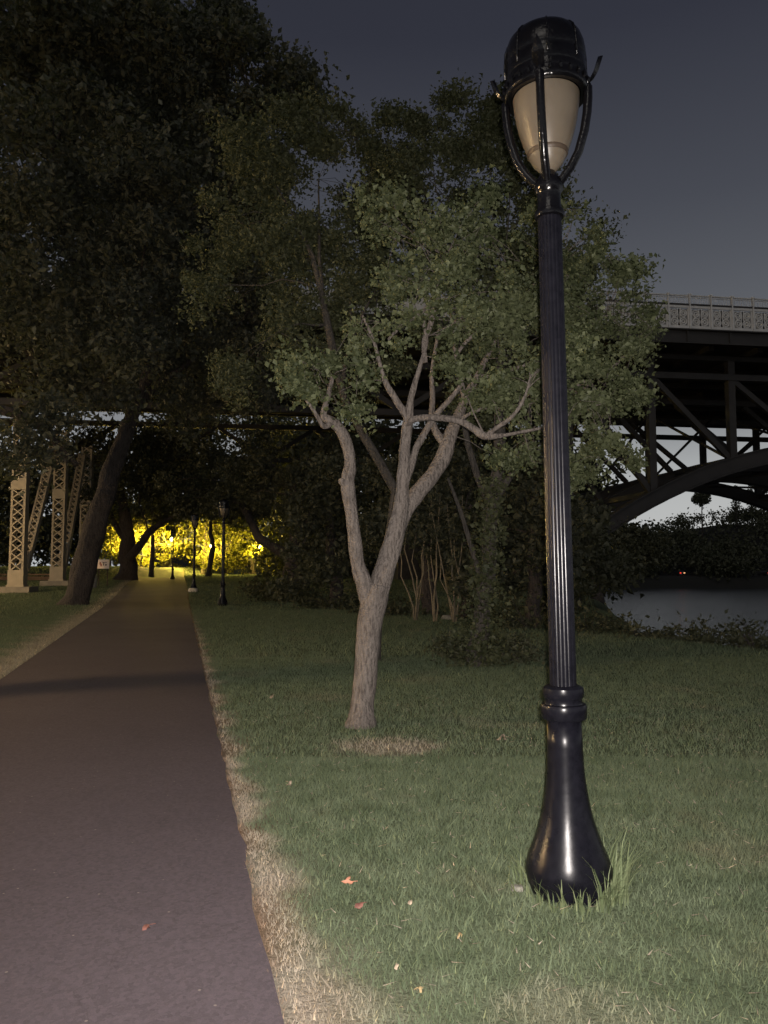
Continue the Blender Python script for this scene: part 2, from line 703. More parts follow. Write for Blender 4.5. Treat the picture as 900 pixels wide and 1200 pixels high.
right_hi = lambda d: .56 * d + .7
sets = [blades(150000, 2.0, 6.2, path_r, right_hi, .036, .0045, 1, .8),
        blades(120000, 6.0, 13, path_r, right_hi, .045, .0080, 2),
        blades(90000, 12.8, 27, path_r, right_hi, .07, .014, 3),
        blades(60000, 26, 62, path_r, lambda d: bank_x(d), .09, .03, 4),
        blades(60000, 9, 24, lambda d: -.53 * d - 1, path_l, .07, .014, 5),
        blades(50000, 23, 62, lambda d: -.53 * d - 1, path_l, .09, .03, 6),
        blades(30000, 60, 105, lambda d: -.53 * d - 3, path_l, .14, .07, 8),
        blades(30000, 60, 105, path_r, lambda d: 0 * d + 8, .14, .07, 9)]
# dry clippings lying on the turf
cl = blades(2600, 2.0, 9, path_r, right_hi, .012, .006, 21)
cv = cl[0].reshape(-1, 3, 3)
q = rng.random(len(cv)) * 6.28
cv[:, 2, 0] = cv[:, 0, 0] + np.cos(q) * .045 * (.4 + rng.random(len(cv)))
cv[:, 2, 1] = cv[:, 0, 1] + np.sin(q) * .045 * (.4 + rng.random(len(cv)))
cv[:, :, 2] += .030 + .012 * rng.random((len(cv), 1))
sets.append((cv.reshape(-1, 3), np.ones(len(cv) * 3), np.zeros(len(cv) * 3)))
# broad blades of coarser grass standing out of the lawn in patches
cg = blades(9000, 2.0, 16, path_r, right_hi, .10, .008, 22)
keep = np.array([mnoise.noise(Vector((p[0] * 1.1, p[1] * 1.1, 4))) > .18 for p in cg[0][::3]])
kk = np.repeat(keep, 3)
sets.append((cg[0][kk], cg[1][kk], cg[2][kk]))
V = np.concatenate([s_[0] for s_ in sets])
T = np.arange(len(V)).reshape(-1, 3)
kind(np_mesh('grass', V, T, BLADES, attrs={'dry': np.clip(np.concatenate([s_[1] for s_ in sets]), 0, 1),
                                           'rim': np.concatenate([s_[2] for s_ in sets])}), 'stuff')


# ------------------------------------------------------------------ street lamps (black cast iron, acorn globe in a four-armed cage)
def lamp_meshes():
    P = {}
    b = MB()
    b.lathe([(.165, -.05), (.172, .01), (.188, .05), (.1965, .085), (.1985, .105), (.196, .128), (.182, .17), (.159, .224), (.139, .28), (.121, .336),
             (.109, .39), (.0995, .445), (.092, .50), (.0865, .555), (.082, .667), (.0785, .80)], 56)
    P['base'] = (b, True)
    c = MB()
    c.lathe([(.082, 0.790), (.100, 0.792), (.106, 0.800), (.107, 0.850), (.103, 0.860), (.090, 0.863), (.086, 0.880), (.089, 0.887),
             (.094, 0.895), (.096, 0.915), (.093, 0.935), (.080, 0.945), (.062, 0.948)], 48)
    P['collar'] = (c, False)
    bo = MB()
    an = R(-120)
    p = Vector((math.cos(an) * .104, math.sin(an) * .104, .825))
    bo.tube([p, p + Vector((math.cos(an) * .012, math.sin(an) * .012, 0))], .008, 8)
    P['bolt'] = (bo, False)
    s = MB()
    nf = 16

    def flute(an, i):
        q = abs(math.cos(an * nf / 2))
        return .945 + .055 * q ** .7
    s.lathe([(.063, .94), (.0625, 1.3), (.061, 2.0), (.059, 2.7), (.058, 3.22)], nf * 8, rmod=flute)
    P['shaft'] = (s, False)
    k = MB()
    k.lathe([(.058, 3.215), (.070, 3.22), (.074, 3.235), (.070, 3.25), (.061, 3.256), (.058, 3.28), (.056, 3.33), (.060, 3.345),
             (.070, 3.36), (.066, 3.40), (.045, 3.43), (.030, 3.46)], 40)
    P['capital'] = (k, False)
    g = MB()
    g.lathe([(.030, 3.45), (.050, 3.468), (.072, 3.492), (.089, 3.525), (.103, 3.56), (.118, 3.60), (.134, 3.65), (.148, 3.71), (.158, 3.77), (.163, 3.82), (.166, 3.86), (.167, 3.90), (.160, 3.93), (.14, 3.95)], 48)
    P['globe'] = (g, True)
    gr = MB()
    gr.lathe([(.085, 3.533), (.095, 3.533), (.100, 3.541), (.1015, 3.551), (.100, 3.557), (.09, 3.557), (.085, 3.533)], 40)
    P['globe_ring'] = (gr, False)
    rg = MB()
    rg.lathe([(.170, 3.833), (.196, 3.828), (.203, 3.833), (.207, 3.846), (.206, 3.863), (.203, 3.873), (.204, 3.886), (.207, 3.900),
              (.203, 3.916), (.204, 3.923), (.190, 3.923), (.172, 3.918), (.170, 3.833)], 64)
    for i in range(26):
        a_ = 2 * PI * i / 26
        q = Vector((math.cos(a_), math.sin(a_), 0))
        rg.tube([q * .200 + Vector((0, 0, 3.856)), q * .209 + Vector((0, 0, 3.862)), q * .212 + Vector((0, 0, 3.874)), q * .200 + Vector((0, 0, 3.894))], [.006, .009, .008, .003], 6)
    P['cage_ring'] = (rg, False)
    d = MB()
    d.lathe([(.193, 3.913), (.198, 3.935), (.199, 3.965), (.197, 3.99), (.194, 4.0), (.198, 4.01), (.198, 4.045), (.193, 4.085), (.181, 4.120),
             (.160, 4.146), (.130, 4.163), (.096, 4.172), (.058, 4.178), (.036, 4.182), (.034, 4.190), (.022, 4.198), (.008, 4.202)], 56)
    for i in range(8):
        a_ = 2 * PI * i / 8 + .2
        q = Vector((math.cos(a_), math.sin(a_), 0))
        d_pts = [(.199, 3.95), (.198, 4.02), (.193, 4.085), (.181, 4.12), (.16, 4.146), (.13, 4.163), (.06, 4.178)]
        d.tube([q * a__ + Vector((0, 0, b__)) for a__, b__ in d_pts], [.006, .006, .006, .006, .005, .005, .004], 6)
    P['cap'] = (d, True)
    return P


LAMP = lamp_meshes()


def arm_mb(a):
    b = MB()
    q = Vector((math.cos(a), math.sin(a), 0))
    sd = Vector((-math.sin(a), math.cos(a), 0))
    pr = [(.030, 3.36), (.062, 3.40), (.108, 3.455), (.150, 3.53), (.180, 3.63), (.196, 3.72), (.202, 3.79), (.203, 3.85)]
    for w, off in ((.026, 0),):
        rows = []
        for i, (r, z) in enumerate(pr):
            r0, z0 = pr[max(i - 1, 0)]
            r1, z1 = pr[min(i + 1, len(pr) - 1)]
            t = Vector((r1 - r0, z1 - z0)).normalized()
            nn = Vector((t.y, -t.x))
            th = .022
            rows.append([q * (r + nn.x * th * math.cos(PI * k / 4)) + Vector((0, 0, z + nn.y * th * math.cos(PI * k / 4))) + sd * w * .8 * math.sin(PI * k / 4) for k in range(8)])
        vs = [p for r_ in rows for p in r_]
        fs = [tuple(reversed(range(8))), tuple(range(len(vs) - 8, len(vs)))]
        for i in range(len(rows) - 1):
            for k in range(8):
                A_, B_ = i * 8 + k, i * 8 + (k + 1) % 8
                fs.append((A_, B_, B_ + 8, A_ + 8))
        b.add(vs, fs)
    return b


def leaf_mb(a):
    """cast leaf that stands out from the ring above each arm"""
    b = MB()
    q = Vector((math.cos(a), math.sin(a), 0))
    sd = Vector((-math.sin(a), math.cos(a), 0))
    rows = [(.206, 3.87, .010), (.226, 3.89, .026), (.244, 3.92, .030), (.256, 3.955, .020), (.268, 3.99, .002)]
    vs, fs = [], []
    for r, z, w in rows:
        c = q * r + Vector((0, 0, z))
        vs += [c - sd * w, c - q * .012, c + sd * w, c + q * .012]
    for i in range(len(rows) - 1):
        for k in range(4):
            A, B = i * 4 + k, i * 4 + (k + 1) % 4
            fs.append((A, B, B + 4, A + 4))
    fs += [(3, 2, 1, 0), tuple(range(len(vs) - 4, len(vs)))]
    b.add(vs, fs)
    return b


def make_lamp(label, loc, rotz=0.0, lean=0.0, globe=GLOBE, group='black cast iron street lamps along the path'):
    t = thing('street_lamp', label, 'street lamp', loc, rotz, group)
    t.rotation_euler = (Matrix.Rotation(lean, 3, 'Y') @ Matrix.Rotation(rotz, 3, 'Z')).to_euler()
    for nm, (mb, sm) in LAMP.items():
        o = mb.build(nm, globe if nm == 'globe' else (BRONZE if nm == 'globe_ring' else CAGE if nm in ('cap', 'cage_ring', 'capital') else PAINT), t)
        if not sm:
            autosmooth(o, 40)
    for i in range(4):
        a = PI / 2 * i
        ar = arm_mb(a).build('cage_arm', CAGE, t)
        autosmooth(ar, 60)
        autosmooth(leaf_mb(a).build('leaf_finial', CAGE, ar), 30)
    return t


def copy_tree(o, parent=None):
    c = o.copy()
    COL.objects.link(c)
    if parent:
        c.parent = parent
    for ch in list(o.children):
        copy_tree(ch, c)
    return c


lb = at(667, 1046, 3.70)
near_lamp = make_lamp('large unlit black street lamp in the foreground, tall grass around its foot', (lb.x, 3.70, 0), R(-110), R(-.75))
far_spots = [(262, 30.4, 'unlit black street lamp right of the path, tallest of the three distant ones', GLOBE),
             (228, 42.0, 'unlit black street lamp right of the path with a white stone at its foot', GLOBE),
             (203, 64.0, 'dark street lamp silhouetted against the glowing yellow leaves at the path end', GLOBE)]


def lamp_copy(label, x, d, globe):
    c = copy_tree(near_lamp)
    c.location = (x, d, G(x, d) - .01)
    c.rotation_euler = (0, 0, random.random() * 6)
    c['label'] = label
    if globe is not GLOBE:
        for ch in c.children:
            if ch.name.startswith('globe'):
                ch.data = ch.data.copy()
                ch.data.materials[0] = globe
    return c


for px, d, lab, gl in far_spots:
    lamp_copy(lab, (px - 450) / F * d, d, gl)
lamp_copy('lit street lamp at the path end behind the forked dark trunk', (150 - 450) / F * 97, 97, GLOBE_FAR)
lamp_copy('lit street lamp in the glowing leaves right behind the third distant lamp', (201 - 450) / F * 99, 99, GLOBE_FAR)
lamp_copy('lit street lamp in the glowing leaves between the forked trunk and the thin straight tree', (166 - 450) / F * 99.5, 99.5, GLOBE_FAR)
lamp_copy('tiny lit street lamp far off between the trunks right of the path', (248 - 450) / F * 98, 98, GLOBE_TINY)
lamp_copy('lit street lamp among the yellow green leaves over the lit lawn', (304 - 450) / F * 101, 101, GLOBE_TINY)
lamp_copy('lit sodium street lamp on the left lawn just outside the picture', -13.5, 5.0, GLOBE_WARM)
lamp_copy('lit sodium street lamp on the left lawn facing the lattice columns', -25.0, 31.0, GLOBE_WARM)


# ------------------------------------------------------------------ leaves and trees
def leaf_mesh(name, pos, size, mat, parent, up=.35, seed=0, aspect=.62):
    r = np.random.default_rng(seed + 11)
    n = len(pos)
    nrm = r.normal(size=(n, 3))
    nrm[:, 2] += up * 2
    nrm /= np.linalg.norm(nrm, axis=1)[:, None]
    t = r.normal(size=(n, 3))
    t[:, 2] -= .5
    t -= nrm * (t * nrm).sum(1)[:, None]
    t /= np.linalg.norm(t, axis=1)[:, None]
    sd = np.cross(nrm, t)
    s = size * (.38 + 1.0 * r.random(n) ** 1.3)[:, None]
    fold = nrm * s * .18
    base = pos - t * s * .5
    tip = pos + t * s * .55 - nrm * s * .12
    l_ = pos - t * s * .08 + sd * s * aspect * .5 + fold
    r_ = pos - t * s * .08 - sd * s * aspect * .5 + fold
    V = np.stack([base, l_, tip, r_], 1).reshape(-1, 3)
    b = np.arange(n)[:, None] * 4
    T = np.stack([np.hstack([b, b + 2, b + 1]), np.hstack([b, b + 3, b + 2])], 1).reshape(-1, 3)
    return np_mesh(name, V, T, mat, parent)


def ell(px, py, d, rx, ry, rd=None):
    """crown lump: centre and radii (pixels at distance d -> metres)"""
    c = at(px, py, d)
    k = d / F
    return (np.array(c), np.array([rx * k, rd if rd else .5 * (rx + ry) * k, ry * k]))


def clumps(ells, per, crad, seed):
    r = np.random.default_rng(seed)
    out = []
    for c, rad in ells:
        vol = max(3, int(per * rad[0] * rad[1] * rad[2] ** .9 / crad ** 2.4 * .5))
        vol = min(vol, 420)
        u = r.normal(size=(vol, 3))
        u /= np.linalg.norm(u, axis=1)[:, None]
        u *= (r.random((vol, 1)) ** .42)
        out.append(c + u * rad)
    return np.concatenate(out)


def fill(centres, n, crad, seed, stray=0.0):
    r = np.random.default_rng(seed + 5)
    w = r.random(len(centres)) ** 2.2 + .06
    idx = r.choice(len(centres), n, p=w / w.sum())
    g = r.normal(size=(n, 3)) * np.array([.62, .62, .46]) * crad
    g *= np.where(r.random(n) < stray, 1.7, 1.0)[:, None]
    g = np.clip(g, -1.5 * crad, 1.5 * crad)
    sc = .6 + .7 * r.random(len(centres))
    return centres[idx] + g * sc[idx][:, None]


def limb(mb, a, b, r0, r1, n=6, sag=.1, seed=0, sides=6):
    a, b = Vector(a), Vector(b)
    L = (b - a).length
    pts, rd = [], []
    for i in range(n + 1):
        t = i / n
        p = a.lerp(b, t)
        p += Vector((mnoise.noise(Vector((t * 2.4, seed, 0))), mnoise.noise(Vector((t * 2.4, seed, 9))), mnoise.noise(Vector((t * 2.4, seed, 5))))) * L * .10 * math.sin(PI * t)
        p.z += sag * L * math.sin(PI * t)
        pts.append(p)
        rd.append(r0 + (r1 - r0) * t)
    mb.tube(pts, rd, sides)


def skeleton(mb, spine, centres, r_at, nl, seed, twig=.006, joint=.55, rl=.3):
    """limbs from the spine to some clumps, then thin twigs from limb ends to other clumps"""
    r = random.Random(seed)
    idx = list(range(len(centres)))
    r.shuffle(idx)
    main = idx[:nl]
    sp = [Vector(p) for p in spine]
    for k, i in enumerate(main):
        c = Vector(centres[i])
        cand = [(j, (p - c).length) for j, p in enumerate(sp) if j >= len(sp) * joint - 1 and p.z < c.z + .4]
        if not cand:
            cand = [(len(sp) - 1, 0)]
        j = min(cand, key=lambda q: q[1] + r.random() * .6)[0]
        limb(mb, sp[j], c, r_at[j] * rl, twig, 6, .06, seed + k)
    for k, i in enumerate(idx[nl:nl * 4]):
        c = Vector(centres[i])
        q = min(main, key=lambda m_: (Vector(centres[m_]) - c).length)
        limb(mb, Vector(centres[q]), c, twig * 1.2, twig * .4, 4, .02, seed + 50 + k, 4)


def make_tree(name, label, spine, radii, ells, leaf_n, leaf_s, lmat, bmat, seed, crad=.5, per=1.0, nl=10, twig=.02, group=None, forks=(), joint=.5, roots=True, cat='tree', rl=.3):
    """spine: points from the ground up"""
    sp = [Vector(p) for p in spine]
    base = Vector((sp[0].x, sp[0].y, G(sp[0].x, sp[0].y)))
    t = thing(name, label, cat, base, 0, group)
    loc = [p - base for p in sp]
    loc[0].z = -.15
    # refine the spine
    pts, rd = [], []
    for i in range(len(loc) - 1):
        for k in range(5):
            u = k / 5
            p = loc[i].lerp(loc[i + 1], u)
            j = (radii[i] * (1 - u) + radii[i + 1] * u)
            if i + k > 0:
                p = p + Vector((mnoise.noise(Vector((i + u, seed, 0))), mnoise.noise(Vector((i + u, seed, 7))), 0)) * j * .5
            pts.append(p)
            rd.append(j)
    pts.append(loc[-1])
    rd.append(radii[-1])
    if roots:
        rd[0] *= 1.45
        rd[1] *= 1.12
    b = MB()
    b.tube(pts, rd, 14, jit=.28, seed=seed)
    for k, f in enumerate(forks):
        fp = [Vector(p) - base for p in f[0]]
        b.tube(fp, f[1], 9, jit=.22, seed=seed + k)
        pts += fp
        rd += list(f[1])
    C = clumps(ells, per, crad, seed) - np.array(base)
    skeleton(b, pts, C, rd, nl, seed, twig, joint, rl)
    b.build('trunk', bmat, t)
    leaf_mesh('crown', fill(C, leaf_n, crad, seed, .25 if crad < .3 else 0), leaf_s, lmat, t, seed=seed)
    return t


def A(d, *pp):
    return [at(px, py, d) for px, py in pp]


# ---- the near, many-stemmed tree
D0 = 7.45
tb = at(423, 852, D0)
main = thing('tree', 'slender pale forked tree lit on the lawn behind the near street lamp', 'tree', (tb.x, D0, 0))
base = Vector((tb.x, D0, 0))
k_ = D0 / F


def stem(mb, pts, n=12, jit=.16, seed=0):
    """pts: (px, py, depth offset, half width in px)"""
    P, Rr = [], []
    for i in range(len(pts) - 1):
        for q in range(4):
            u = q / 4
            a, c = pts[i], pts[i + 1]
            p0 = pts[max(i - 1, 0)]
            p3 = pts[min(i + 2, len(pts) - 1)]

            def cr_(j):
                return .5 * ((2 * a[j]) + (c[j] - p0[j]) * u + (2 * p0[j] - 5 * a[j] + 4 * c[j] - p3[j]) * u * u + (3 * a[j] - p0[j] - 3 * c[j] + p3[j]) * u ** 3)
            P.append(at(cr_(0), cr_(1), D0 + cr_(2)) - base)
            Rr.append(max(.002, cr_(3)) * k_)
    a = pts[-1]
    P.append(at(a[0], a[1], D0 + a[2]) - base)
    Rr.append(a[3] * k_)
    mb.tube(P, Rr, n, jit=jit, seed=seed)
    return P


tm = MB()
spines = []
spines += stem(tm, [(422, 864, 0, 24), (423, 851, 0, 18.5), (424, 836, 0, 15), (426, 815, 0, 13.3), (429, 780, 0, 13.2), (432, 745, 0, 13.6), (436, 715, 0, 15), (443, 685, .0, 14.5)], 16, seed=1)
spines += stem(tm, [(434, 722, 0, 9), (428, 690, -.03, 9.5), (419, 660, -.05, 8.4), (415, 625, -.08, 7.8), (411, 595, -.1, 7.6), (407, 568, -.1, 8.4), (410, 545, -.1, 7.0), (407, 522, -.12, 6.8), (398, 503, -.15, 6.5), (387, 493, -.2, 5.5), (379, 487, -.22, 4.2), (383, 470, -.25, 3.2), (390, 440, -.3, 2.3)], 12, seed=2)
stem(tm, [(410, 572, -.1, 5), (404, 567, -.13, 5.2), (400, 563, -.15, 4.2), (399, 561, -.15, 2)], 10, seed=3)
stem(tm, [(389, 494, -.2, 4), (380, 500, -.25, 3), (372, 488, -.3, 2.4), (360, 470, -.4, 1.8), (345, 445, -.5, 1.2)], 8, seed=4)
spines += stem(tm, [(440, 705, 0, 12), (449, 675, .02, 12.5), (459, 640, .05, 11.5), (466, 612, .05, 10.2), (471, 580, .06, 8.2), (473, 550, .05, 7.2), (475, 520, .05, 6.6), (478, 492, .0, 6.2), (481, 470, -.05, 4.0), (486, 450, -.1, 3.4), (492, 430, -.15, 2.6), (500, 400, -.2, 2.0), (497, 380, -.25, 1.6), (505, 350, -.3, 1.2)], 14, seed=5)
spines += stem(tm, [(479, 492, 0, 4.5), (470, 478, -.05, 4.4), (460, 462, -.1, 4.0), (452, 448, -.15, 3.2), (446, 430, -.2, 2.4), (438, 400, -.3, 1.8), (425, 370, -.4, 1.2)], 10, seed=6)
spines += stem(tm, [(476, 500, 0, 3.6), (484, 492, -.06, 3.9), (500, 489, -.12, 4.0), (520, 490, -.18, 3.9), (540, 494, -.25, 4.1), (556, 503, -.3, 4.3), (568, 511, -.33, 4.6), (590, 510, -.35, 2.4), (612, 506, -.36, 1.9), (640, 500, -.38, 1.4), (664, 490, -.4, .9)], 9, seed=7)
spines += stem(tm, [(568, 511, -.33, 3.0), (584, 500, -.4, 2.6), (598, 490, -.45, 2.4), (608, 478, -.5, 2.0), (616, 462, -.55, 1.5), (622, 440, -.6, 1.0)], 8, seed=8)
stem(tm, [(568, 510, -.33, 1.2), (562, 498, -.36, 1.0), (555, 484, -.4, .8), (548, 466, -.42, .6)], 6, seed=9)
stem(tm, [(475, 565, .05, 4.5), (482, 545, .1, 4.4), (488, 525, .12, 4.2), (498, 507, .15, 4.0), (508, 490, .18, 3.6), (520, 476, .2, 3.4), (532, 462, .2, 3.0), (540, 450, .2, 2.4), (543, 430, .2, 1.8)], 9, seed=10)
spines += stem(tm, [(466, 625, .1, 7.5), (474, 600, .18, 10.2), (487, 580, .25, 10.0), (503, 562, .32, 9.8), (516, 543, .4, 9.6), (524, 522, .45, 9.4), (530, 505, .5, 8.0), (538, 485, .55, 6.2), (548, 462, .6, 5.4), (560, 440, .65, 4.4), (572, 415, .7, 3.4), (588, 385, .8, 2.6), (605, 350, .9, 1.8)], 13, seed=11)
spines += stem(tm, [(530, 505, .5, 5), (545, 488, .45, 2.4), (570, 478, .4, 2.2), (600, 476, .5, 2.0), (640, 468, .6, 1.8), (680, 450, .7, 1.6), (720, 430, .8, 1.2)], 8, seed=12)
stem(tm, [(522, 520, .45, 6), (512, 508, .5, 5), (506, 490, .55, 4), (507, 465, .6, 3.6), (506, 440, .6, 3), (510, 410, .6, 2.4), (515, 380, .6, 1.4)], 9, seed=13)
spines += stem(tm, [(545, 470, .6, 4.0), (540, 445, .5, 3.2), (534, 415, .45, 2.6), (530, 385, .4, 2.2), (528, 360, .4, 1.8)], 8, seed=14)
spines += stem(tm, [(498, 425, -.1, 3.2), (497, 400, -.1, 3.2), (504, 382, -.12, 3.4), (508, 365, -.15, 3.4), (511, 352, -.2, 2.8), (514, 330, -.25, 2.0), (520, 300, -.3, 1.4)], 9, seed=15)
stem(tm, [(511, 354, -.2, 3.0), (498, 362, -.22, 2.6), (485, 372, -.26, 2.5), (470, 382, -.3, 2.2), (455, 398, -.35, 1.5)], 8, seed=16)
stem(tm, [(532, 420, .1, 2.4), (545, 402, .05, 2.4), (556, 392, .0, 2.0), (566, 384, .0, 1.4), (580, 372, 0, .9)], 7, seed=17)
spines += stem(tm, [(600, 360, .9, 2.6), (630, 330, .9, 2.0), (660, 300, 1.0, 1.4)], 7, seed=18)
spines += stem(tm, [(560, 440, .65, 3.2), (610, 430, .7, 2.6), (660, 405, .8, 2.0), (710, 370, .9, 1.4)], 7, seed=19)
main_ells = [ell(500, 268, 7.0, 78, 46, .55), ell(440, 262, 6.95, 42, 30, .4), ell(560, 290, 7.2, 66, 60, .6), ell(500, 325, 7.1, 80, 48, .6),
             ell(382, 440, 6.95, 48, 30, .45), ell(345, 425, 6.9, 24, 18, .25), ell(425, 432, 7.0, 44, 28, .4), ell(468, 425, 7.2, 30, 24, .4),
             ell(560, 385, 7.7, 62, 50, .7), ell(620, 350, 7.9, 56, 56, .7), ell(615, 440, 7.7, 46, 42, .6), ell(590, 478, 7.5, 50, 20, .4),
             ell(700, 330, 8.3, 62, 58, .8), ell(735, 385, 8.4, 36, 36, .6), ell(690, 410, 8.2, 70, 48, .8), ell(712, 470, 8.2, 46, 38, .6), ell(757, 400, 8.4, 20, 28, .4),
             ell(688, 525, 8.1, 46, 30, .6), ell(722, 540, 8.2, 32, 16, .35), ell(645, 500, 8.0, 40, 36, .6), ell(675, 565, 8.2, 24, 18, .3), ell(600, 440, 6.95, 44, 30, .4), ell(392, 468, 6.95, 30, 20, .3), ell(352, 450, 6.9, 22, 18, .25), ell(425, 385, 7.0, 30, 34, .4), ell(645, 415, 7.1, 40, 36, .5), ell(525, 420, 7.2, 34, 20, .3), ell(480, 385, 7.15, 50, 26, .4), ell(545, 362, 7.1, 56, 36, .5), ell(670, 470, 7.7, 46, 40, .6), ell(585, 460, 7.3, 40, 22, .4), ell(615, 525, 7.9, 34, 26, .4), ell(660, 555, 8.0, 28, 24, .35), ell(560, 455, 7.9, 40, 26, .4), ell(640, 255, 8.1, 48, 42, .6), ell(690, 265, 8.3, 26, 44, .4)]
MC = clumps(main_ells, 1.15, .105, 21) - np.array(base)
r_ = random.Random(4)
for k, i in enumerate(r_.sample(range(len(MC)), min(170, len(MC)))):
    c = Vector(MC[i])
    p = min(spines[8:], key=lambda q: (q - c).length + r_.random() * .35)
    limb(tm, p, c, .005, .0016, 5, .05, k, 5)
for k in range(380):
    i, j = r_.randrange(len(MC)), None
    c = Vector(MC[i])
    near = sorted(range(len(MC)), key=lambda q: (Vector(MC[q]) - c).length)[1:6]
    limb(tm, c, Vector(MC[r_.choice(near)]), .0028, .0012, 3, .03, k, 4)
trunk = tm.build('trunk', BARK_MAIN, main)
leaf_mesh('crown', fill(MC, 48000, .105, 3, .35), .052, LEAF_MAIN, main, seed=3, aspect=.75)

# ---- the two trees right behind it
D = 12.6
make_tree('tree', 'dim tree behind the pale forked tree, its thin bare limbs leaning left', A(D, (436, 770), (452, 660), (463, 575), (432, 520), (405, 470), (392, 420)),
          [.10, .085, .075, .07, .065, .06],
          [ell(320, 180, D, 78, 54, 1.2), ell(275, 160, D, 36, 34, .6), ell(380, 150, D + .4, 48, 34, .8), ell(300, 250, D, 58, 50, .9), ell(400, 200, D + .6, 56, 50, .9),
           ell(350, 300, D + .4, 66, 50, 1.0), ell(330, 380, D, 58, 52, .9), ell(430, 350, D + .6, 50, 56, .9), ell(440, 450, D + .6, 40, 40, .6), ell(440, 280, D + 1, 50, 50, .8), ell(455, 215, D + 1, 44, 44, .8), ell(400, 290, D + .8, 50, 50, .8), ell(250, 330, D + .8, 40, 60, .8), ell(380, 420, D + .6, 50, 40, .8), ell(290, 440, D + .5, 40, 40, .7)],
          70000, .078, LEAF_BACK, BARK_BACK, 31, .20, 1.2, 24, .006,
          forks=[(A(D, (392, 420), (384, 380), (376, 340), (366, 300), (345, 255), (325, 220)), [.07, .06, .05, .04, .028, .012]),
                 (A(D, (378, 345), (374, 300), (374, 260), (373, 210)), [.04, .03, .022, .01]),
                 (A(D, (400, 450), (412, 400), (424, 370), (440, 340)), [.05, .035, .025, .01]),
                 (A(D, (410, 420), (412, 385), (410, 350)), [.035, .025, .01])])
D = 11.9
t3 = make_tree('ivy_tree', 'dark tree with ivy climbing its trunk behind the lawn, right of the pale tree', A(D, (560, 786), (563, 740), (568, 690), (574, 640), (577, 590), (582, 560), (585, 500), (585, 420)),
               [.17, .14, .12, .11, .12, .10, .08, .05],
               [ell(545, 140, D + 1, 56, 36, .9), ell(480, 165, D + 1, 48, 34, .8), ell(590, 150, D + 1, 46, 40, .8), ell(520, 215, D + 1, 76, 40, 1.0), ell(610, 230, D + 1, 60, 54, .9),
                ell(450, 190, D + 1.3, 36, 40, .6), ell(640, 300, D + .6, 60, 50, .9), ell(590, 330, D + 1, 66, 60, .9), ell(680, 260, D + 1, 30, 34, .5), ell(620, 420, D + .6, 66, 60, .9), ell(450, 250, D + 1.3, 50, 50, .8), ell(500, 300, D + 1.2, 60, 50, .8), ell(540, 400, D + 1, 60, 50, .9), ell(560, 470, D + .8, 60, 40, .8), ell(660, 360, D + 1, 40, 60, .8)],
               72000, .078, LEAF_BACK, BARK_BACK, 41, .20, 1.2, 24, .006,
               forks=[(A(D, (577, 595), (560, 560), (548, 520), (540, 470), (535, 420)), [.08, .06, .05, .04, .02]),
                      (A(D, (580, 585), (600, 555), (615, 520), (622, 470)), [.07, .05, .04, .02]),
                      (A(D, (570, 700), (555, 650), (540, 600), (525, 560)), [.06, .045, .035, .02])])
# ivy on its trunk
r_ = np.random.default_rng(5)
iv = []
for i in range(3000):
    u = r_.random() ** 1.4
    py = 790 - 230 * u
    p = at(562 + 15 * u + r_.normal() * (9 + 12 * (1 - u) ** 3), py, D - .12 + r_.normal() * .12)
    iv.append(np.array(p - t3.location))
leaf_mesh('ivy', np.array(iv), .075, LEAF_BACK, t3, seed=8, aspect=.9)

# ---- huge leaning tree left of the path, its crown fills the upper left
D = 31.0
make_tree('leaning_tree', 'huge dark tree left of the path with a thick leaning trunk', A(D, (88, 712), (96, 680), (110, 620), (128, 560), (147, 510), (163, 470), (178, 420), (195, 350), (205, 270), (210, 190)),
          [.50, .46, .44, .38, .31, .27, .24, .2, .18, .12],
          [ell(80, 60, 25, 130, 90, 4), ell(210, 70, 26, 110, 80, 4), ell(300, 120, 27, 84, 54, 3), ell(345, 85, 27, 46, 34, 2), ell(60, 200, 24, 120, 80, 4), ell(200, 200, 27, 110, 80, 4),
           ell(270, 230, 28, 80, 60, 3), ell(50, 330, 25, 110, 70, 4), ell(180, 320, 28, 100, 70, 4), ell(270, 360, 30, 90, 60, 3), ell(90, 420, 27, 110, 50, 3), ell(210, 430, 31, 90, 46, 3), ell(290, 440, 32, 60, 56, 3),
           ell(30, 480, 24, 60, 40, 2), ell(40, 520, 24, 46, 30, 1.5), ell(10, 545, 24, 30, 26, 1.5), ell(225, 470, 33, 50, 40, 2), ell(255, 20, 27, 60, 40, 3), ell(330, 420, 33, 60, 60, 3)],
          150000, .22, LEAF_TALL, BARK_DARK, 51, .75, 1.0, 26, .03,
          forks=[(A(D, (160, 480), (185, 450), (215, 430), (250, 400)), [.18, .15, .11, .05]),
                 (A(27, (178, 420), (150, 380), (110, 330), (60, 280)), [.3, .24, .18, .08]),
                 (A(24, (90, 545), (50, 500), (20, 485), (-40, 470)), [.09, .13, .16, .18])], rl=.2)

D = 40.0
make_tree('tall_tree', 'very tall dark tree behind the leaning trunk, filling the dark upper left corner', A(D, (94, 697), (108, 630), (128, 562), (160, 475), (80, 220), (90, 100)),
          [.35, .32, .30, .28, .25, .15],
          [ell(60, 40, D, 120, 70, 4), ell(170, 50, D, 90, 70, 4), ell(60, 160, D, 120, 70, 4), ell(190, 170, D, 90, 80, 4), ell(60, 280, D, 120, 70, 4), ell(190, 300, D, 100, 70, 4), ell(250, 130, D, 70, 60, 4),
           ell(60, 390, D, 110, 60, 4), ell(190, 400, D, 100, 60, 4), ell(270, 300, D, 60, 70, 4), ell(290, 400, D, 50, 60, 4)],
          80000, .36, LEAF_TALL, BARK_DARK, 57, 1.2, 1.0, 16, .04)

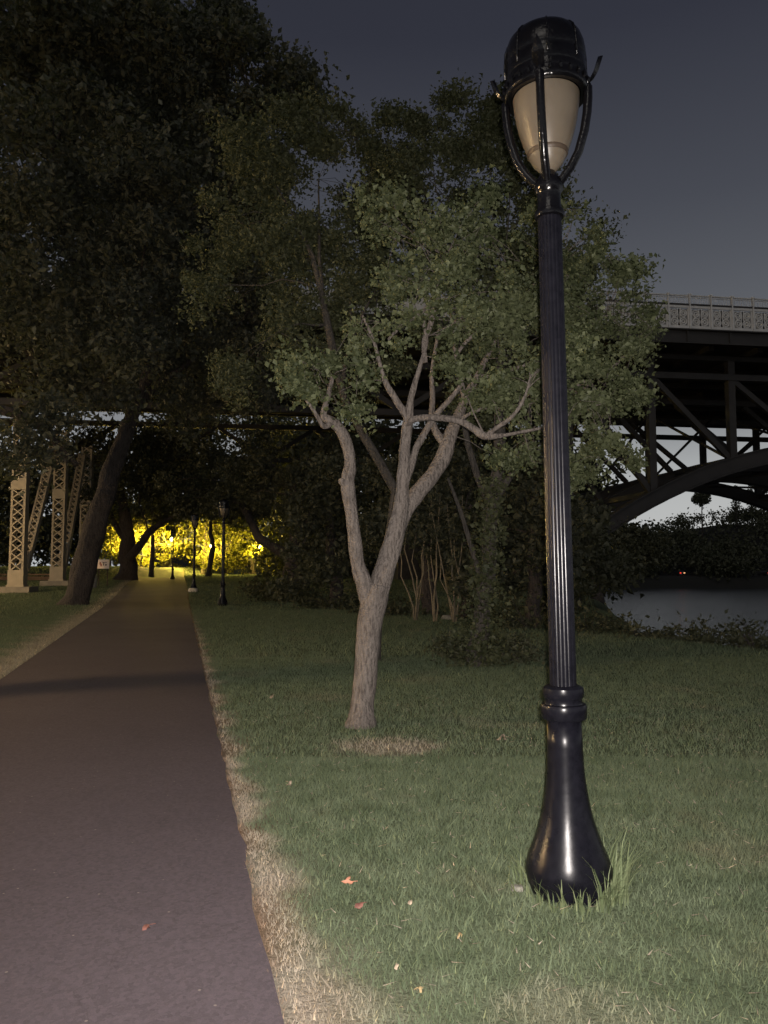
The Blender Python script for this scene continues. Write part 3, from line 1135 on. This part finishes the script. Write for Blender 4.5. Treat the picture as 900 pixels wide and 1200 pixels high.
# tree whose trunk throws the dark bar across the path (its crown is above and left of the picture)
make_tree('lawn_tree', 'straight tree on the left lawn beside the path, its shadow lying across the asphalt', [Vector((-10.2, 6.7, 0)), Vector((-10.2, 6.7, 2)), Vector((-10.25, 6.6, 4.5)), Vector((-10.4, 6.4, 7))],
          [.26, .21, .19, .10], [(np.array([-11.0, 6.2, 8]), np.array([1.3, 1.5, 1.6]))], 2500, .11, LEAF_DARK, BARK_DARK, 61, .35, 1.0, 8, .012)

# ---- trees around the path end, lit yellow by the lamps there
far_group = 'trees glowing yellow at the path end'
make_tree('forked_tree', 'dark forked tree left of the path in front of the yellow glow', A(60, (147, 678), (149, 655), (150, 635), (146, 605), (140, 570)), [.75, .62, .55, .45, .3],
          [ell(110, 575, 58, 60, 30, 4), ell(200, 570, 58, 60, 34, 4), ell(160, 545, 58, 90, 40, 4), ell(245, 560, 56, 46, 40, 3), ell(130, 615, 62, 26, 14, 1.5), ell(195, 592, 60, 40, 20, 3), ell(238, 590, 59, 40, 20, 3), ell(170, 520, 58, 50, 20, 3)],
          16000, .34, LEAF_DARK, BARK_DARK, 71, .9, 1.0, 10, .05,
          forks=[(A(59, (151, 655), (163, 640), (174, 624), (190, 612), (206, 604)), [.38, .32, .27, .2, .1]), (A(60, (147, 632), (137, 618), (130, 600)), [.3, .22, .1])])
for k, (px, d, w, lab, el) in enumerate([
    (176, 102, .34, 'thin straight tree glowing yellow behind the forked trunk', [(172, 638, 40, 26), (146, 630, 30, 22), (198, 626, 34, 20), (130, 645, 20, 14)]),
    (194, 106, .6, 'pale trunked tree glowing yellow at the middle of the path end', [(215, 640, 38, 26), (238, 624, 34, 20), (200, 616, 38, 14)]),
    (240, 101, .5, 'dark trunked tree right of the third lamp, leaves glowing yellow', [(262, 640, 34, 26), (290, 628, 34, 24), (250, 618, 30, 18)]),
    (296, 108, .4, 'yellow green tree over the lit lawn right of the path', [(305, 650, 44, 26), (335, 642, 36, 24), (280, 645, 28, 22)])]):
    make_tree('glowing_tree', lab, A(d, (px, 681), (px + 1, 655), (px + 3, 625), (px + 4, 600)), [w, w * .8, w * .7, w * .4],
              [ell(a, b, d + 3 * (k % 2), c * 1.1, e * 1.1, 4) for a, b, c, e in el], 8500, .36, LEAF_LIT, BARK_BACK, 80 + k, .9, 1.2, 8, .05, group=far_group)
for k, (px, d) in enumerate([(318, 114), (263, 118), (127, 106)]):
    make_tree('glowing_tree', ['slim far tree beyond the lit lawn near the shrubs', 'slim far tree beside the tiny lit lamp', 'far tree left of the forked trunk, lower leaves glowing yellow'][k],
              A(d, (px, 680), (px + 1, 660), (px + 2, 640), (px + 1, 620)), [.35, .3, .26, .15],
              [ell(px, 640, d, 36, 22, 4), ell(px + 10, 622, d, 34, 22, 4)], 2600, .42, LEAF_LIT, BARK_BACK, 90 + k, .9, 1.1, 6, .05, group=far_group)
# wood right behind the path end
mid = [
    ('tall dark tree right of the tallest distant lamp, under the bridge', (345, 700), 37, .30, [(345, 575, 60, 46), (300, 550, 56, 44), (370, 560, 50, 50), (378, 640, 36, 36)]),
    ('dark tree just left of the pale forked tree at the wood edge', (392, 712), 30, .24, [(385, 600, 50, 60), (360, 660, 44, 34), (410, 560, 40, 50), (400, 650, 36, 40)]),
    ('dark tree over the distant lamps, hanging below the bridge', (335, 694), 44, .32, [(270, 585, 50, 24), (225, 578, 46, 24), (300, 584, 34, 22), (270, 550, 56, 30)]),
    ('slanting dark tree directly behind the fork of the pale tree', (505, 722), 25, .22, [(490, 590, 44, 40), (520, 560, 46, 50), (470, 630, 40, 36), (450, 600, 40, 50)]),
    ('dark tree between the ivy trunk and the near lamp', (625, 735), 21, .20, [(625, 600, 46, 50), (660, 640, 40, 40), (610, 660, 40, 40), (590, 620, 36, 44)]),
    ('dark riverside tree right of the near lamp under the bridge arch', (668, 712), 27, .26, [(690, 635, 46, 34), (712, 652, 30, 24), (665, 620, 36, 36), (660, 680, 40, 30)]),
    ('short dark tree at the water edge below the arch foot', (700, 694), 36, .22, [(735, 640, 34, 24), (750, 658, 26, 16), (706, 665, 34, 20)]),
    ('thin dark tree standing in front of the yellow glow left of the third lamp', (177, 680), 78, .20, [(180, 590, 40, 20), (165, 600, 24, 12)]),
    ('thin dark tree standing in front of the yellow glow right of the second lamp', (243, 681), 80, .24, [(250, 590, 40, 20), (266, 602, 30, 14)]),
    ('twisted dark tree in the thicket right of the pale stems', (548, 722), 23, .18, [(545, 620, 36, 40), (570, 570, 40, 44), (560, 680, 36, 26)])]
for k, (lab, (px, py), d, w, el) in enumerate(mid):
    e0 = el[0]
    make_tree('wood_tree', lab, A(d, (px, py), (px - 3 + 5 * (k % 3), py - 40), (.5 * (px + e0[0]), .5 * (py + e0[1]) - 10), (e0[0], e0[1] - 20)), [w * 1.1, w, w * .8, w * .4],
              [ell(a, b, d + 1.5 * math.sin(k * 3 + i), c, e, 2.0) for i, (a, b, c, e) in enumerate(el)], 11000, .22, LEAF_DARK, BARK_DARK, 100 + k, .55, 1.0, 12, .015, group='dark trees of the riverside wood')

# far wood beyond the lawn, one dark mass
fw = []
r_ = np.random.default_rng(12)
for i in range(420):
    px = 335 + 355 * r_.random()
    d = 74 + 26 * r_.random()
    top = 494 + 14 * math.sin(px * .043) + 12 * math.sin(px * .11) + 80 * max(0, (px - 600) / 90)
    c = at(px, top + (678 - top) * r_.random() ** .9, d)
    fw.append(np.array(c))
for i in range(260):
    c = at(-40 + 190 * r_.random(), 530 + 125 * r_.random(), 114 + 16 * r_.random())
    fw.append(np.array(c))
for i in range(260):
    px = 175 + 170 * r_.random()
    py = 486 + 128 * r_.random()
    if 252 < px < 294 and 506 < py < 540:
        continue
    fw.append(np.array(at(px, py, 120 + 14 * r_.random())))
kind(leaf_mesh('far_wood', fill(np.array(fw), 125000, 2.8, 4), .72, LEAF_DARK, None, seed=2), 'stuff')

# low growth along the foot of the wood
shrubs = [
    ('low dark shrub at the wood edge left of the pale tree', 340, 690, 33, 34, 16), ('low dark shrub right of the tallest distant lamp', 312, 690, 40, 22, 10),
    ('dark leafy shrub behind the pale tree trunk', 395, 706, 28, 36, 20), ('dark bush at the foot of the pale thin stems', 452, 714, 25, 26, 12),
    ('low dark bush right of the pale thin stems, behind the ivy trunk', 556, 722, 23, 30, 16), ('dark ivy bush left of the ivy trunk foot', 540, 762, 12.5, 16, 22),
    ('dark leafy bush right of the ivy trunk foot', 594, 758, 12.6, 20, 28), ('dense dark thicket just left of the near lamp post', 622, 722, 19, 34, 34),
    ('dark thicket beside the near lamp post on the river side', 690, 728, 18.5, 34, 26), ('dark bush with a ragged top against the water, third from the lamp', 742, 742, 17.5, 34, 18),
    ('low dark bush in front of the middle of the water', 798, 748, 16.5, 36, 20), ('dark bush with upright shoots before the water', 846, 752, 15.5, 34, 24),
    ('dark bush at the right edge of the picture before the water', 893, 752, 14.5, 34, 34), ('dark bush below the arch foot left of the water', 655, 690, 24, 32, 28)]
for k, (lab, px, py, d, rx, ry) in enumerate(shrubs):
    c0 = at(px, py, d)
    gx_, gy_ = c0.x, d
    t = thing('shrub', lab, 'shrub', (gx_, gy_, G(gx_, gy_)), 0, 'dark shrubs along the wood and the river bank')
    b = MB()
    es = [ell(px, py + 6, d, rx, ry, 1.2), ell(px - rx * .5, py + 10, d + .3, rx * .6, ry * .7, .8), ell(px + rx * .5, py + 8, d - .2, rx * .6, ry * .8, .8)]
    C = clumps(es, 1.0, .02 * d, 130 + k) - np.array(t.location)
    for i in range(9):
        c = Vector(C[(i * 7) % len(C)])
        limb(b, (.1 * math.cos(i), .1 * math.sin(i), -.1), c + Vector((0, 0, .012 * d)), .02, .004, 5, .1, k * 20 + i, 5)
    b.build('stems', BARK_DARK, t)
    leaf_mesh('foliage', fill(C, 1700, .022 * d, 140 + k), .0062 * d, LEAF_SHRUB, t, seed=150 + k)

# pale thin saplings fanning up from one foot
for k, (px, py, d, tips, lab) in enumerate([
    (485, 727, 22, [(468, 640), (476, 590), (497, 625), (506, 585), (488, 600)], 'pale sapling fanning from one foot, leftmost of the three behind the pale tree'),
    (508, 729, 21.6, [(512, 630), (516, 580), (500, 650), (505, 600)], 'pale straight sapling in the thicket, middle of the three behind the pale tree'),
    (531, 731, 21.2, [(514, 640), (506, 600), (532, 630), (542, 580), (524, 590)], 'pale sapling with one long stem slanting left, rightmost of the three behind the pale tree')]):
    p0 = at(px, py, d)
    t = thing('sapling', lab, 'sapling', (p0.x, d, G(p0.x, d)), 0, 'pale saplings in the thicket')
    b = MB()
    for j, (tx, ty) in enumerate(tips):
        limb(b, (0.02 * j, 0, -.1), at(tx, ty, d + .2 * j) - t.location, .028, .010, 5, .0, k * 9 + j, 6)
    b.build('stems', bark_mat('pale stem bark', (.12, .10, .065), (.26, .215, .145), 1), t)
    C = np.array([np.array(at(tx, ty - 14, d) - t.location) for tx, ty in tips])
    leaf_mesh('crown', fill(C, 300, .5, k), .14, LEAF_DARK, t, seed=170 + k)

# wood covering the far shore
r_ = np.random.default_rng(77)
hc = []
for i in range(1000):
    x, y = -20 + 260 * r_.random(), 216 + 96 * r_.random() ** 1.25
    if y < 232 and min(abs(x - (794.5 - 450) / F * y), abs(x - (896 - 450) / F * y)) < 5:
        continue
    hc.append((x, y, hill_z(x, y) + 1.5 + 4.2 * r_.random()))
kind(leaf_mesh('far_shore_wood', fill(np.array(hc), 80000, 3.4, 9), 1.25, LEAF_DARK, None, seed=5), 'stuff')
for k, (px, py, d, w, lab, cone) in enumerate([
    (822, 586, 272, 8, 'round topped tree on the skyline under the arch', False), (862, 580, 275, 4, 'narrow pointed tree on the far skyline', True),
    (880, 575, 277, 4.5, 'taller pointed tree on the far skyline', True), (898, 571, 280, 10, 'broad dark tree on the far skyline at the picture edge', False)]):
    c = at(px, py, d)
    z0 = hill_z(c.x, d)
    t = thing('skyline_tree', lab, 'tree', (c.x, d, z0 - .5), 0, 'trees on the far skyline')
    b = MB()
    H = c.z - z0 + 3
    b.tube([(0, 0, -1), (0, 0, H * .5), (0.1, 0, H * .95)], [.35, .25, .05], 8)
    b.build('trunk', BARK_DARK, t)
    rr = np.random.default_rng(k)
    u = rr.random(1500 if not cone else 700)
    if cone:
        rad = .8 + 2.0 * (1 - u)
        zc = H * (.25 + .80 * u)
        th = rr.random(len(u)) * 6.28
        P = np.stack([rad * np.cos(th) * rr.random(len(u)), rad * np.sin(th) * rr.random(len(u)), zc], 1)
    else:
        q = rr.normal(size=(len(u), 3))
        q /= np.linalg.norm(q, axis=1)[:, None]
        P = q * (rr.random((len(u), 1)) ** .4) * np.array([w * .42, w * .42, 2.6]) + np.array([0, 0, H - 2.0])
    leaf_mesh('crown', P, .8, LEAF_DARK, t, seed=k)

# ------------------------------------------------------------------ the steel arch bridge
PH = R(8.0)
br = thing('arch_bridge', 'steel arch bridge with an ornate pale railing crossing high over the path and the river', 'bridge', (0, 40, 0), PH)
# local frame: x along the bridge, y across (0 near edge .. 24 far edge)
DZ = 13.95


def bpart(name, mb, mat, smooth=False):
    return mb.build(name, mat, br, smooth)


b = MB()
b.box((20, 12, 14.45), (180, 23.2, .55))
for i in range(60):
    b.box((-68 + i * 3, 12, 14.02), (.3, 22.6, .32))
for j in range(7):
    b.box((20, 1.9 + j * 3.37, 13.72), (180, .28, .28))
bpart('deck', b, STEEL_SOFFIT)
b = MB()
b.box((20, .1, 14.36), (180, .2, .82))
b.box((20, -.04, 14.74), (180, .34, .07))
b.box((20, -.03, 13.98), (180, .30, .06))
for i in range(70):
    b.box((-68 + i * 2.56 + .64, -.02, 14.36), (.10, .12, .68))
bpart('fascia_girder', b, STEEL_DARK)
b = MB()
b.box((20, 23.9, 14.36), (180, .2, .82))
b.box((20, 23.9, 15.3), (180, .12, 1.05))
bpart('far_fascia', b, STEEL_DARK)

panel_me = None
SP = 1.28


def panel_mb():
    p = MB()
    w, z0, z1 = SP, 14.80, 16.13
    p.box((0, 0, z0 + .09), (w - .10, .10, .18))
    p.box((0, 0, z1 - .07), (w - .10, .10, .14))
    p.box((-w / 2 + .09, 0, (z0 + z1) / 2), (.08, .09, z1 - z0 - .33))
    p.box((w / 2 - .09, 0, (z0 + z1) / 2), (.08, .09, z1 - z0 - .33))
    zc = .5 * (z0 + z1)
    for sx in (-1, 1):
        for (ox, oz, rr, a0, a1) in ((.27, .22, .19, -30, 300), (.25, -.24, .20, 60, 400), (.27, .22, .09, 0, 360), (.25, -.24, .09, 0, 360), (.43, .0, .10, 90, 270)):
            pts = []
            for q in range(15):
                an = R(a0 + (a1 - a0) * q / 14)
                pts.append((sx * (ox + rr * math.cos(an)), 0, zc + oz + rr * math.sin(an)))
            p.tube(pts, .042, 6)
        p.tube([(sx * .09, 0, z0 + .18), (sx * .10, 0, zc - .2), (sx * .05, 0, zc + .1), (sx * .09, 0, z1 - .14)], .035, 6)
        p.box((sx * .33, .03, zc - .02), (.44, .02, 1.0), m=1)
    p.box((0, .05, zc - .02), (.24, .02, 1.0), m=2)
    return p


pan0 = panel_mb().build('railing_panel', [STEEL_RAIL, STEEL_BACK, STEEL_DARK], br, False)
pan0.location = (6 * SP, 0, 0)
for i in range(7, 34):
    c = pan0.copy()
    COL.objects.link(c)
    c.parent = br
    c.location = (i * SP, 0, 0)
post0 = MB()
post0.box((0, -.03, 15.76), (.08, .16, 1.95))
post0.box((0, -.03, 16.76), (.16, .20, .07))
pp0 = post0.build('railing_post', STEEL_RAIL, br, False)
pp0.location = (5.5 * SP, 0, 0)
for i in range(6, 34):
    c = pp0.copy()
    COL.objects.link(c)
    c.parent = br
    c.location = ((i + .5) * SP, 0, 0)
b = MB()
b.box((25.6, 0, 16.19), (38, .14, .09), m=1)
b.box((25.6, 0, 16.71), (38, .10, .06))
b.box((25.6, 0, 16.60), (38, .05, .03))
for i in range(38 * 10):
    b.box((6.65 + i * .1, 0, 16.46), (.026, .026, .44))
b.build('top_rail', [STEEL_RAIL, STEEL_DARK], br, False)
b = MB()
b.box((-31, 0, 15.4), (75.5, .10, 1.2))
b.box((-31, 0, 16.71), (75.5, .10, .06))
for i in range(120):
    b.box((-68 + i * .62, 0, 16.35), (.05, .05, .7))
b.build('plain_railing', STEEL_RAIL, br, False)

# arch over the river
S0, ZC, KK = 28.0, 8.55, .0208


def arch_z(s):
    return ZC - KK * (S0 - s) ** 2


for tt in (2.0, 8.7, 15.3, 22.0):
    b = MB()
    ss = np.linspace(6.5, 49.5, 44)
    for q in range(len(ss) - 1):
        a, c = (ss[q], arch_z(ss[q])), (ss[q + 1], arch_z(ss[q + 1]))
        b.bar((a[0], tt, a[1]), (c[0] + .02, tt, c[1]), .65, .85)
        b.bar((a[0], tt, a[1] + .45), (c[0] + .02, tt, c[1] + .45), .9, .07)
        b.bar((a[0], tt, a[1] - .45), (c[0] + .02, tt, c[1] - .45), .9, .07)
    bpart('arch_rib', b, STEEL_DARK)
    b = MB()
    b.box((20, tt, 12.62), (180, .5, .36))
    bpart('top_chord', b, STEEL_DARK)
    for i in range(9):
        s = 10.85 + 5 * i
        z = arch_z(s)
        if z < 12.3 and tt in (2.0, 22.0):
            b = MB()
            b.box((s, tt, (z + 13.6) / 2), (.42, .42, 13.6 - z))
            bpart('spandrel_column', b, STEEL_DARK)
        if i < 8:
            b = MB()
            if s < S0 - 1:
                b.bar((s + .2, tt, 12.45), (s + 4.8, tt, arch_z(s + 5) + .4), .26, .30)
            else:
                b.bar((s + .2, tt, arch_z(s) + .4), (s + 4.8, tt, 12.45), .26, .30)
            bpart('spandrel_diagonal', b, STEEL_DARK)
# sway bracing between the ribs
for i in range(9):
    s = 10.85 + 5 * i
    z = arch_z(s)
    b = MB()
    b.bar((s, 2.3, z + .3), (s, 21.7, z + .3), .28, .3)
    b.bar((s, 2.3, z + .4), (s, 12, 12.4), .14, .14)
    b.bar((s, 21.7, z + .4), (s, 12, 12.4), .14, .14)
    if i < 8:
        b.bar((s + .2, 2.4, z), (s + 5, 12, arch_z(s + 5)), .16, .16)
        b.bar((s + .2, 21.6, z), (s + 5, 12, arch_z(s + 5)), .16, .16)
    bpart('sway_brace', b, STEEL_DARK)
for tt in (2.0, 22.0):
    b = MB()
    b.box((5.6, tt, 1.2), (3.2, 3.0, 4.6))
    b.box((5.6, tt, 3.6), (3.6, 3.4, .4))
    bpart('arch_abutment', b, DARK_STONE)
# truss of the span over the path
for tt in (2.0, 22.0):
    b = MB()
    b.box((-33.5, tt, 10.0), (77, .42, .34))
    bpart('bottom_chord', b, STEEL_DARK)
    for i in range(20):
        s = -71 + i * 3.8
        b = MB()
        if i % 2:
            b.bar((s + .2, tt, 10.15), (s + 3.7, tt, 12.45), .34, .3)
        else:
            b.bar((s + .2, tt, 12.45), (s + 3.7, tt, 10.15), .34, .3)
        bpart('truss_diagonal', b, STEEL_DARK)

# lattice columns of the pier, each standing on its own footing
M = Matrix.Rotation(PH, 4, 'Z')


def lattice(mb, a, b_, w, dep, x_axis, n, face_y):
    """two flanges with crossed lacing between a (bottom) and b_ (top)"""
    a, b_ = Vector(a), Vector(b_)
    xa = Vector(x_axis)
    ya = Vector((0, 1, 0))
    for sx in (-1, 1):
        o = xa * (w / 2 - .05) * sx
        mb.bar(a + o, b_ + o, .11, dep, 0, Vector((0, 1, 0)))
    for fy in (-1, 1):
        off = ya * dep * .5 * fy
        for k in range(n):
            p, q = a.lerp(b_, k / n), a.lerp(b_, (k + 1) / n)
            L_, R_ = xa * (w / 2 - .07) * -1, xa * (w / 2 - .07)
            mb.bar(p + L_ + off, q + R_ + off, .065, .02, 0, Vector((0, 1, 0)))
            mb.bar(p + R_ + off * 1.05, q + L_ + off * 1.05, .065, .02, 0, Vector((0, 1, 0)))


labs = ['beige lattice steel column nearest the camera on the left lawn', 'beige lattice steel column in the middle, braced to its neighbour', 'shaded lattice steel column beside the leaning trunk']
for k, (px, d, pyb) in enumerate([(22, 40.6, 693), (69, 48.1, 686), (100, 55.6, 684)]):
    x = (px - 450) / F * d
    z0 = G(x, d)
    t = thing('lattice_column', labs[k], 'bridge column', (x, d, z0), PH * .5, 'lattice columns under the bridge')
    b = MB()
    lattice(b, (0, 0, 1.15), (0, 0, 5.4), .74, .5, (1, 0, 0), 9, 0)
    lattice(b, (0, 0, 6.0), (0, 0, 9.78), .74, .5, (1, 0, 0), 8, 0)
    b.build('lattice_shaft', STEEL_PIER, t, False)
    b = MB()
    b.box((0, 0, 5.7), (.78, .56, .62))
    b.box((0, 0, .75), (.80, .58, .85))
    b.box((0, 0, .36), (.9, .7, .10))
    b.build('plate', STEEL_PIER, t, False)
    b = MB()
    b.box((0, 0, .1), (1.7, 1.3, .42))
    b.build('footing', CONCRETE, t, False)
    if k < 2:
        b = MB()
        nx_ = (([69, 100][k] - 450) / F * [48.1, 55.6][k]) - x
        v = Vector((nx_, 7.5, 0))
        v.rotate(Matrix.Rotation(-PH * .5, 3, 'Z'))
        lattice(b, Vector((.1, .5, 1.2)), v + Vector((-.2, -.5, 9.2)), .5, .3, (1, 0, 0), 22, 0)
        b.build('lattice_brace', STEEL_PIER, t, False)

# low brown wall beyond the columns
b = MB()
x0, x1, dd = -40.0, -24.6, 58.5
for i in range(20):
    for j in range(2):
        xx = x0 + (x1 - x0) * (i + .5 * (j % 2)) / 20
        b.box((xx + .38, dd, .42 + .27 * j), (.76, .40 + .02 * (i % 3), .26))
b.box(((x0 + x1) / 2, dd, .97), (x1 - x0 + .2, .5, .12))
tag(b.build('low_wall', BROWN_WALL, None, False), 'low brown stone wall behind the lattice columns', 'wall')

# small sign on two posts, by the leaning trunk
sp_ = at(121, 661, 47)
zs = G(sp_.x, 47)
t = thing('notice_sign', 'small pinkish white notice on short posts right of the leaning trunk', 'sign', (sp_.x, 47, zs), R(8))
b = MB()
b.box((0, 0, sp_.z - zs), (.70, .03, .55))
b.build('board', SIGN_FACE, t, False)
b = MB()
for q in (0, 1):
    b.box((-.17 + .05 * q, -.018, sp_.z - zs + .04 - .10 * q), (.09, .006, .16))
b.build('print', SIGN_RED, t, False)
b = MB()
b.box((.02, -.018, sp_.z - zs + .09), (.12, .006, .05))
b.box((.02, -.018, sp_.z - zs - .02), (.05, .006, .14))
b.box((.16, -.018, sp_.z - zs - .05), (.09, .006, .09))
b.box((.16, -.018, sp_.z - zs + .1), (.07, .006, .05))
b.build('print', SIGN_MARK, t, False)
for q in (-.25, .25):
    b = MB()
    b.box((q, .04, (sp_.z - zs) / 2 - .1), (.06, .05, sp_.z - zs + .4))
    b.build('post', BARK_DARK, t, False)


def rock(label, p, sz, seed, mat=STONE, cat='stone'):
    b = MB()
    vs, fs = [], []
    n, m_ = 14, 9
    for i in range(m_ + 1):
        th = PI * i / m_
        for k in range(n):
            a = 2 * PI * k / n
            q = Vector((math.sin(th) * math.cos(a), math.sin(th) * math.sin(a), math.cos(th)))
            r = 1 + .28 * mnoise.noise(q * 1.6 + Vector((seed, 0, 0))) + .12 * mnoise.noise(q * 4 + Vector((0, seed, 0)))
            q = Vector((max(-.75, min(.75, q.x * r)), max(-.8, min(.8, q.y * r)), max(-.8, min(.8, q.z * r))))
            vs.append((q.x * sz[0], q.y * sz[1], q.z * sz[2]))
    for i in range(m_):
        for k in range(n):
            A_, B_ = i * n + k, i * n + (k + 1) % n
            fs.append((A_, A_ + n, B_ + n, B_))
    b.add(vs, fs)
    o = b.build('stone', mat, None, True)
    autosmooth(o, 30)
    o.location = (p.x, p.y, G(p.x, p.y) + sz[2] * .5)
    return tag(o, label, cat)


rock('white stone at the foot of the second distant lamp', at(226, 696, 41.2), (.32, .25, .16), 1)
rock('small pale stone half hidden in grass left of the near lamp foot', at(606, 1036, 3.72), (.036, .03, .016), 2, BROWN_GREY)
rock('pale stone under the thicket beside the saplings', at(523, 728, 22.5), (.2, .15, .10), 3, BROWN_GREY)
rock('squarish pinkish stone left of the notice sign', at(106, 679, 45), (.42, .4, .75), 4)

# tall grass uncut around the foot of the near lamp
r_ = random.Random(3)
b = MB()
for i in range(300):
    a = r_.choice([r_.uniform(-2.6, .9), r_.uniform(-1.1, .7), r_.uniform(0, 6.28)])
    rr = .20 + abs(r_.gauss(0, .035))
    p = Vector((lb.x + math.cos(a) * rr, 3.70 + math.sin(a) * rr, -.01))
    h = r_.uniform(.08, .21) * (1.75 if -1.1 < a < .5 and r_.random() < .55 else 1)
    dr = Vector((math.cos(a + r_.gauss(0, 1)), math.sin(a + r_.gauss(0, 1)), 0))
    if dr.dot(Vector((math.cos(a), math.sin(a), 0))) < 0:
        dr *= -.4
    ln = r_.uniform(.15, .8) * h
    sd = dr.cross(Vector((0, 0, 1))).normalized()
    w = r_.uniform(.0035, .007)
    vs = []
    for q in range(4):
        u = q / 3
        c = p + dr * ln * u * u + Vector((0, 0, h * (u - .22 * u ** 3)))
        ww = w * (1 - u * .85)
        vs += [c - sd * ww, c + sd * ww]
    b.add(vs, [(0, 1, 3, 2), (2, 3, 5, 4), (4, 5, 7, 6)])
TALL = leaf_mat('tall grass', (.095, .130, .065), (.14, .175, .09), (.20, .235, .13), .3)
tag(b.build('grass_tuft', TALL, None, True), 'tuft of long uncut grass around the foot of the near street lamp', 'grass tuft')


# fallen leaves and scraps on the lawn and the path
def fallen(label, px, py, d, s, col, rot, seed):
    p = at(px, py, d)
    k = (0 - EYE) / (p.z - EYE)        # slide along the line of sight to the ground
    x, y = p.x * k, p.y * k
    b = MB()
    n = 12
    vs = [(0, 0, .012)]
    for i in range(n):
        a = 2 * PI * i / n
        r = s * (.55 + .3 * math.cos(3 * a + seed) + .15 * math.cos(5 * a))
        vs.append((r * math.cos(a), r * .8 * math.sin(a), .02 * math.sin(a * 2 + seed) * s / .05))
    fs = [(0, 1 + i, 1 + (i + 1) % n) for i in range(n)]
    b.add(vs, fs)
    b.tube([(s * .5, 0, .008), (s * 1.3, .01, .004)], .0015, 5)
    mt = bpy.data.materials.get('fallen ' + col[0])
    if not mt:
        mt = plain('fallen ' + col[0], col[1], .8, .25, 40, bump=.2)
    o = b.build('fallen_leaf', mt, None, True)
    o.location = (x, y, G(x, y) + .035)
    o.rotation_euler = (R(-14 + 9 * math.sin(seed)), R(12 * math.cos(seed)), rot)
    if 'standing' in label:
        o.rotation_euler = (R(58), R(8), R(-20))
    tag(o, label, 'fallen leaf')


OR = ('orange leaf', (.42, .19, .12))
BR = ('brown leaf', (.16, .065, .05))
TN = ('tan leaf', (.32, .25, .18))
YL = ('yellow leaf', (.32, .24, .12))
fallen('orange fallen leaf standing out on the foreground grass', 408, 1041, 3.6, .036, OR, 1.4, 1)
fallen('dark red brown fallen leaf just below the orange one', 421, 1071, 3.3, .030, BR, .3, 2)
fallen('tan fallen leaf on the grass near the path edge', 339, 925, 5.2, .034, TN, 2, 3)
fallen('small tan leaf far up the lawn left of the pale tree', 319, 820, 8.6, .045, TN, 1, 4)
fallen('large pale tan leaf on the grass left of the near lamp', 589, 869, 6.8, .062, TN, .2, 5)
fallen('yellow fallen leaf on the grass below the near lamp', 539, 1107, 3.1, .022, YL, 1.2, 6)
fallen('small yellow leaf at the lower middle of the lawn', 493, 1172, 2.7, .016, YL, 2.6, 7)
fallen('pale curled leaf right of the red brown one', 480, 1068, 3.3, .018, TN, .6, 8)
fallen('dark flat leaf lying on the asphalt', 172, 1097, 3.1, .026, BR, .1, 9)
fallen('tiny tan leaf on the lawn beyond the path edge right of the shadow bar', 465, 1145, 2.8, .015, TN, 1.1, 10)

# cars parked across the river, only their lights showing
for k, (px, py, lab) in enumerate([(794.5, 669.5, 'distant parked car across the river with a red and an amber light'), (896, 668.5, 'distant parked car across the river at the picture edge')]):
    d = 226
    c = at(px, py, d)
    zg = -.85
    t = thing('parked_car', lab, 'car', (c.x, d, zg), R(12), 'cars parked across the river')
    b = MB()
    b.add([(-.9, -2.2, .3), (.9, -2.2, .3), (.9, 2.2, .3), (-.9, 2.2, .3), (-.88, -2.15, .9), (.88, -2.15, .9), (.85, 2.1, .8), (-.85, 2.1, .8),
           (-.68, -1.7, 1.45), (.68, -1.7, 1.45), (.66, .6, 1.45), (-.66, .6, 1.45), (-.84, -2.05, .98), (.84, -2.05, .98), (.82, 1.2, .92), (-.82, 1.2, .92)],
          [(0, 3, 2, 1), (0, 1, 5, 4), (1, 2, 6, 5), (2, 3, 7, 6), (3, 0, 4, 7), (4, 5, 6, 7), (12, 13, 9, 8), (13, 14, 10, 9), (14, 15, 11, 10), (15, 12, 8, 11), (8, 9, 10, 11)])
    b.build('body', CAR_PAINT, t, False)
    for sx, sy in ((-.8, -1.4), (.8, -1.4), (-.8, 1.4), (.8, 1.4)):
        w = MB()
        w.tube([(sx - .1, sy, .32), (sx + .1, sy, .32)], .32, 14)
        w.build('wheel', STEEL_SOFFIT, t)
    for q, mt in ((-1, TAIL_RED), (1, TAIL_AMBER)):
        b = MB()
        b.box((q * .62, -2.23, .78), (.5, .06, .26) if k == 0 else (.3, .06, .12))
        b.build('tail_light', mt, t, False)
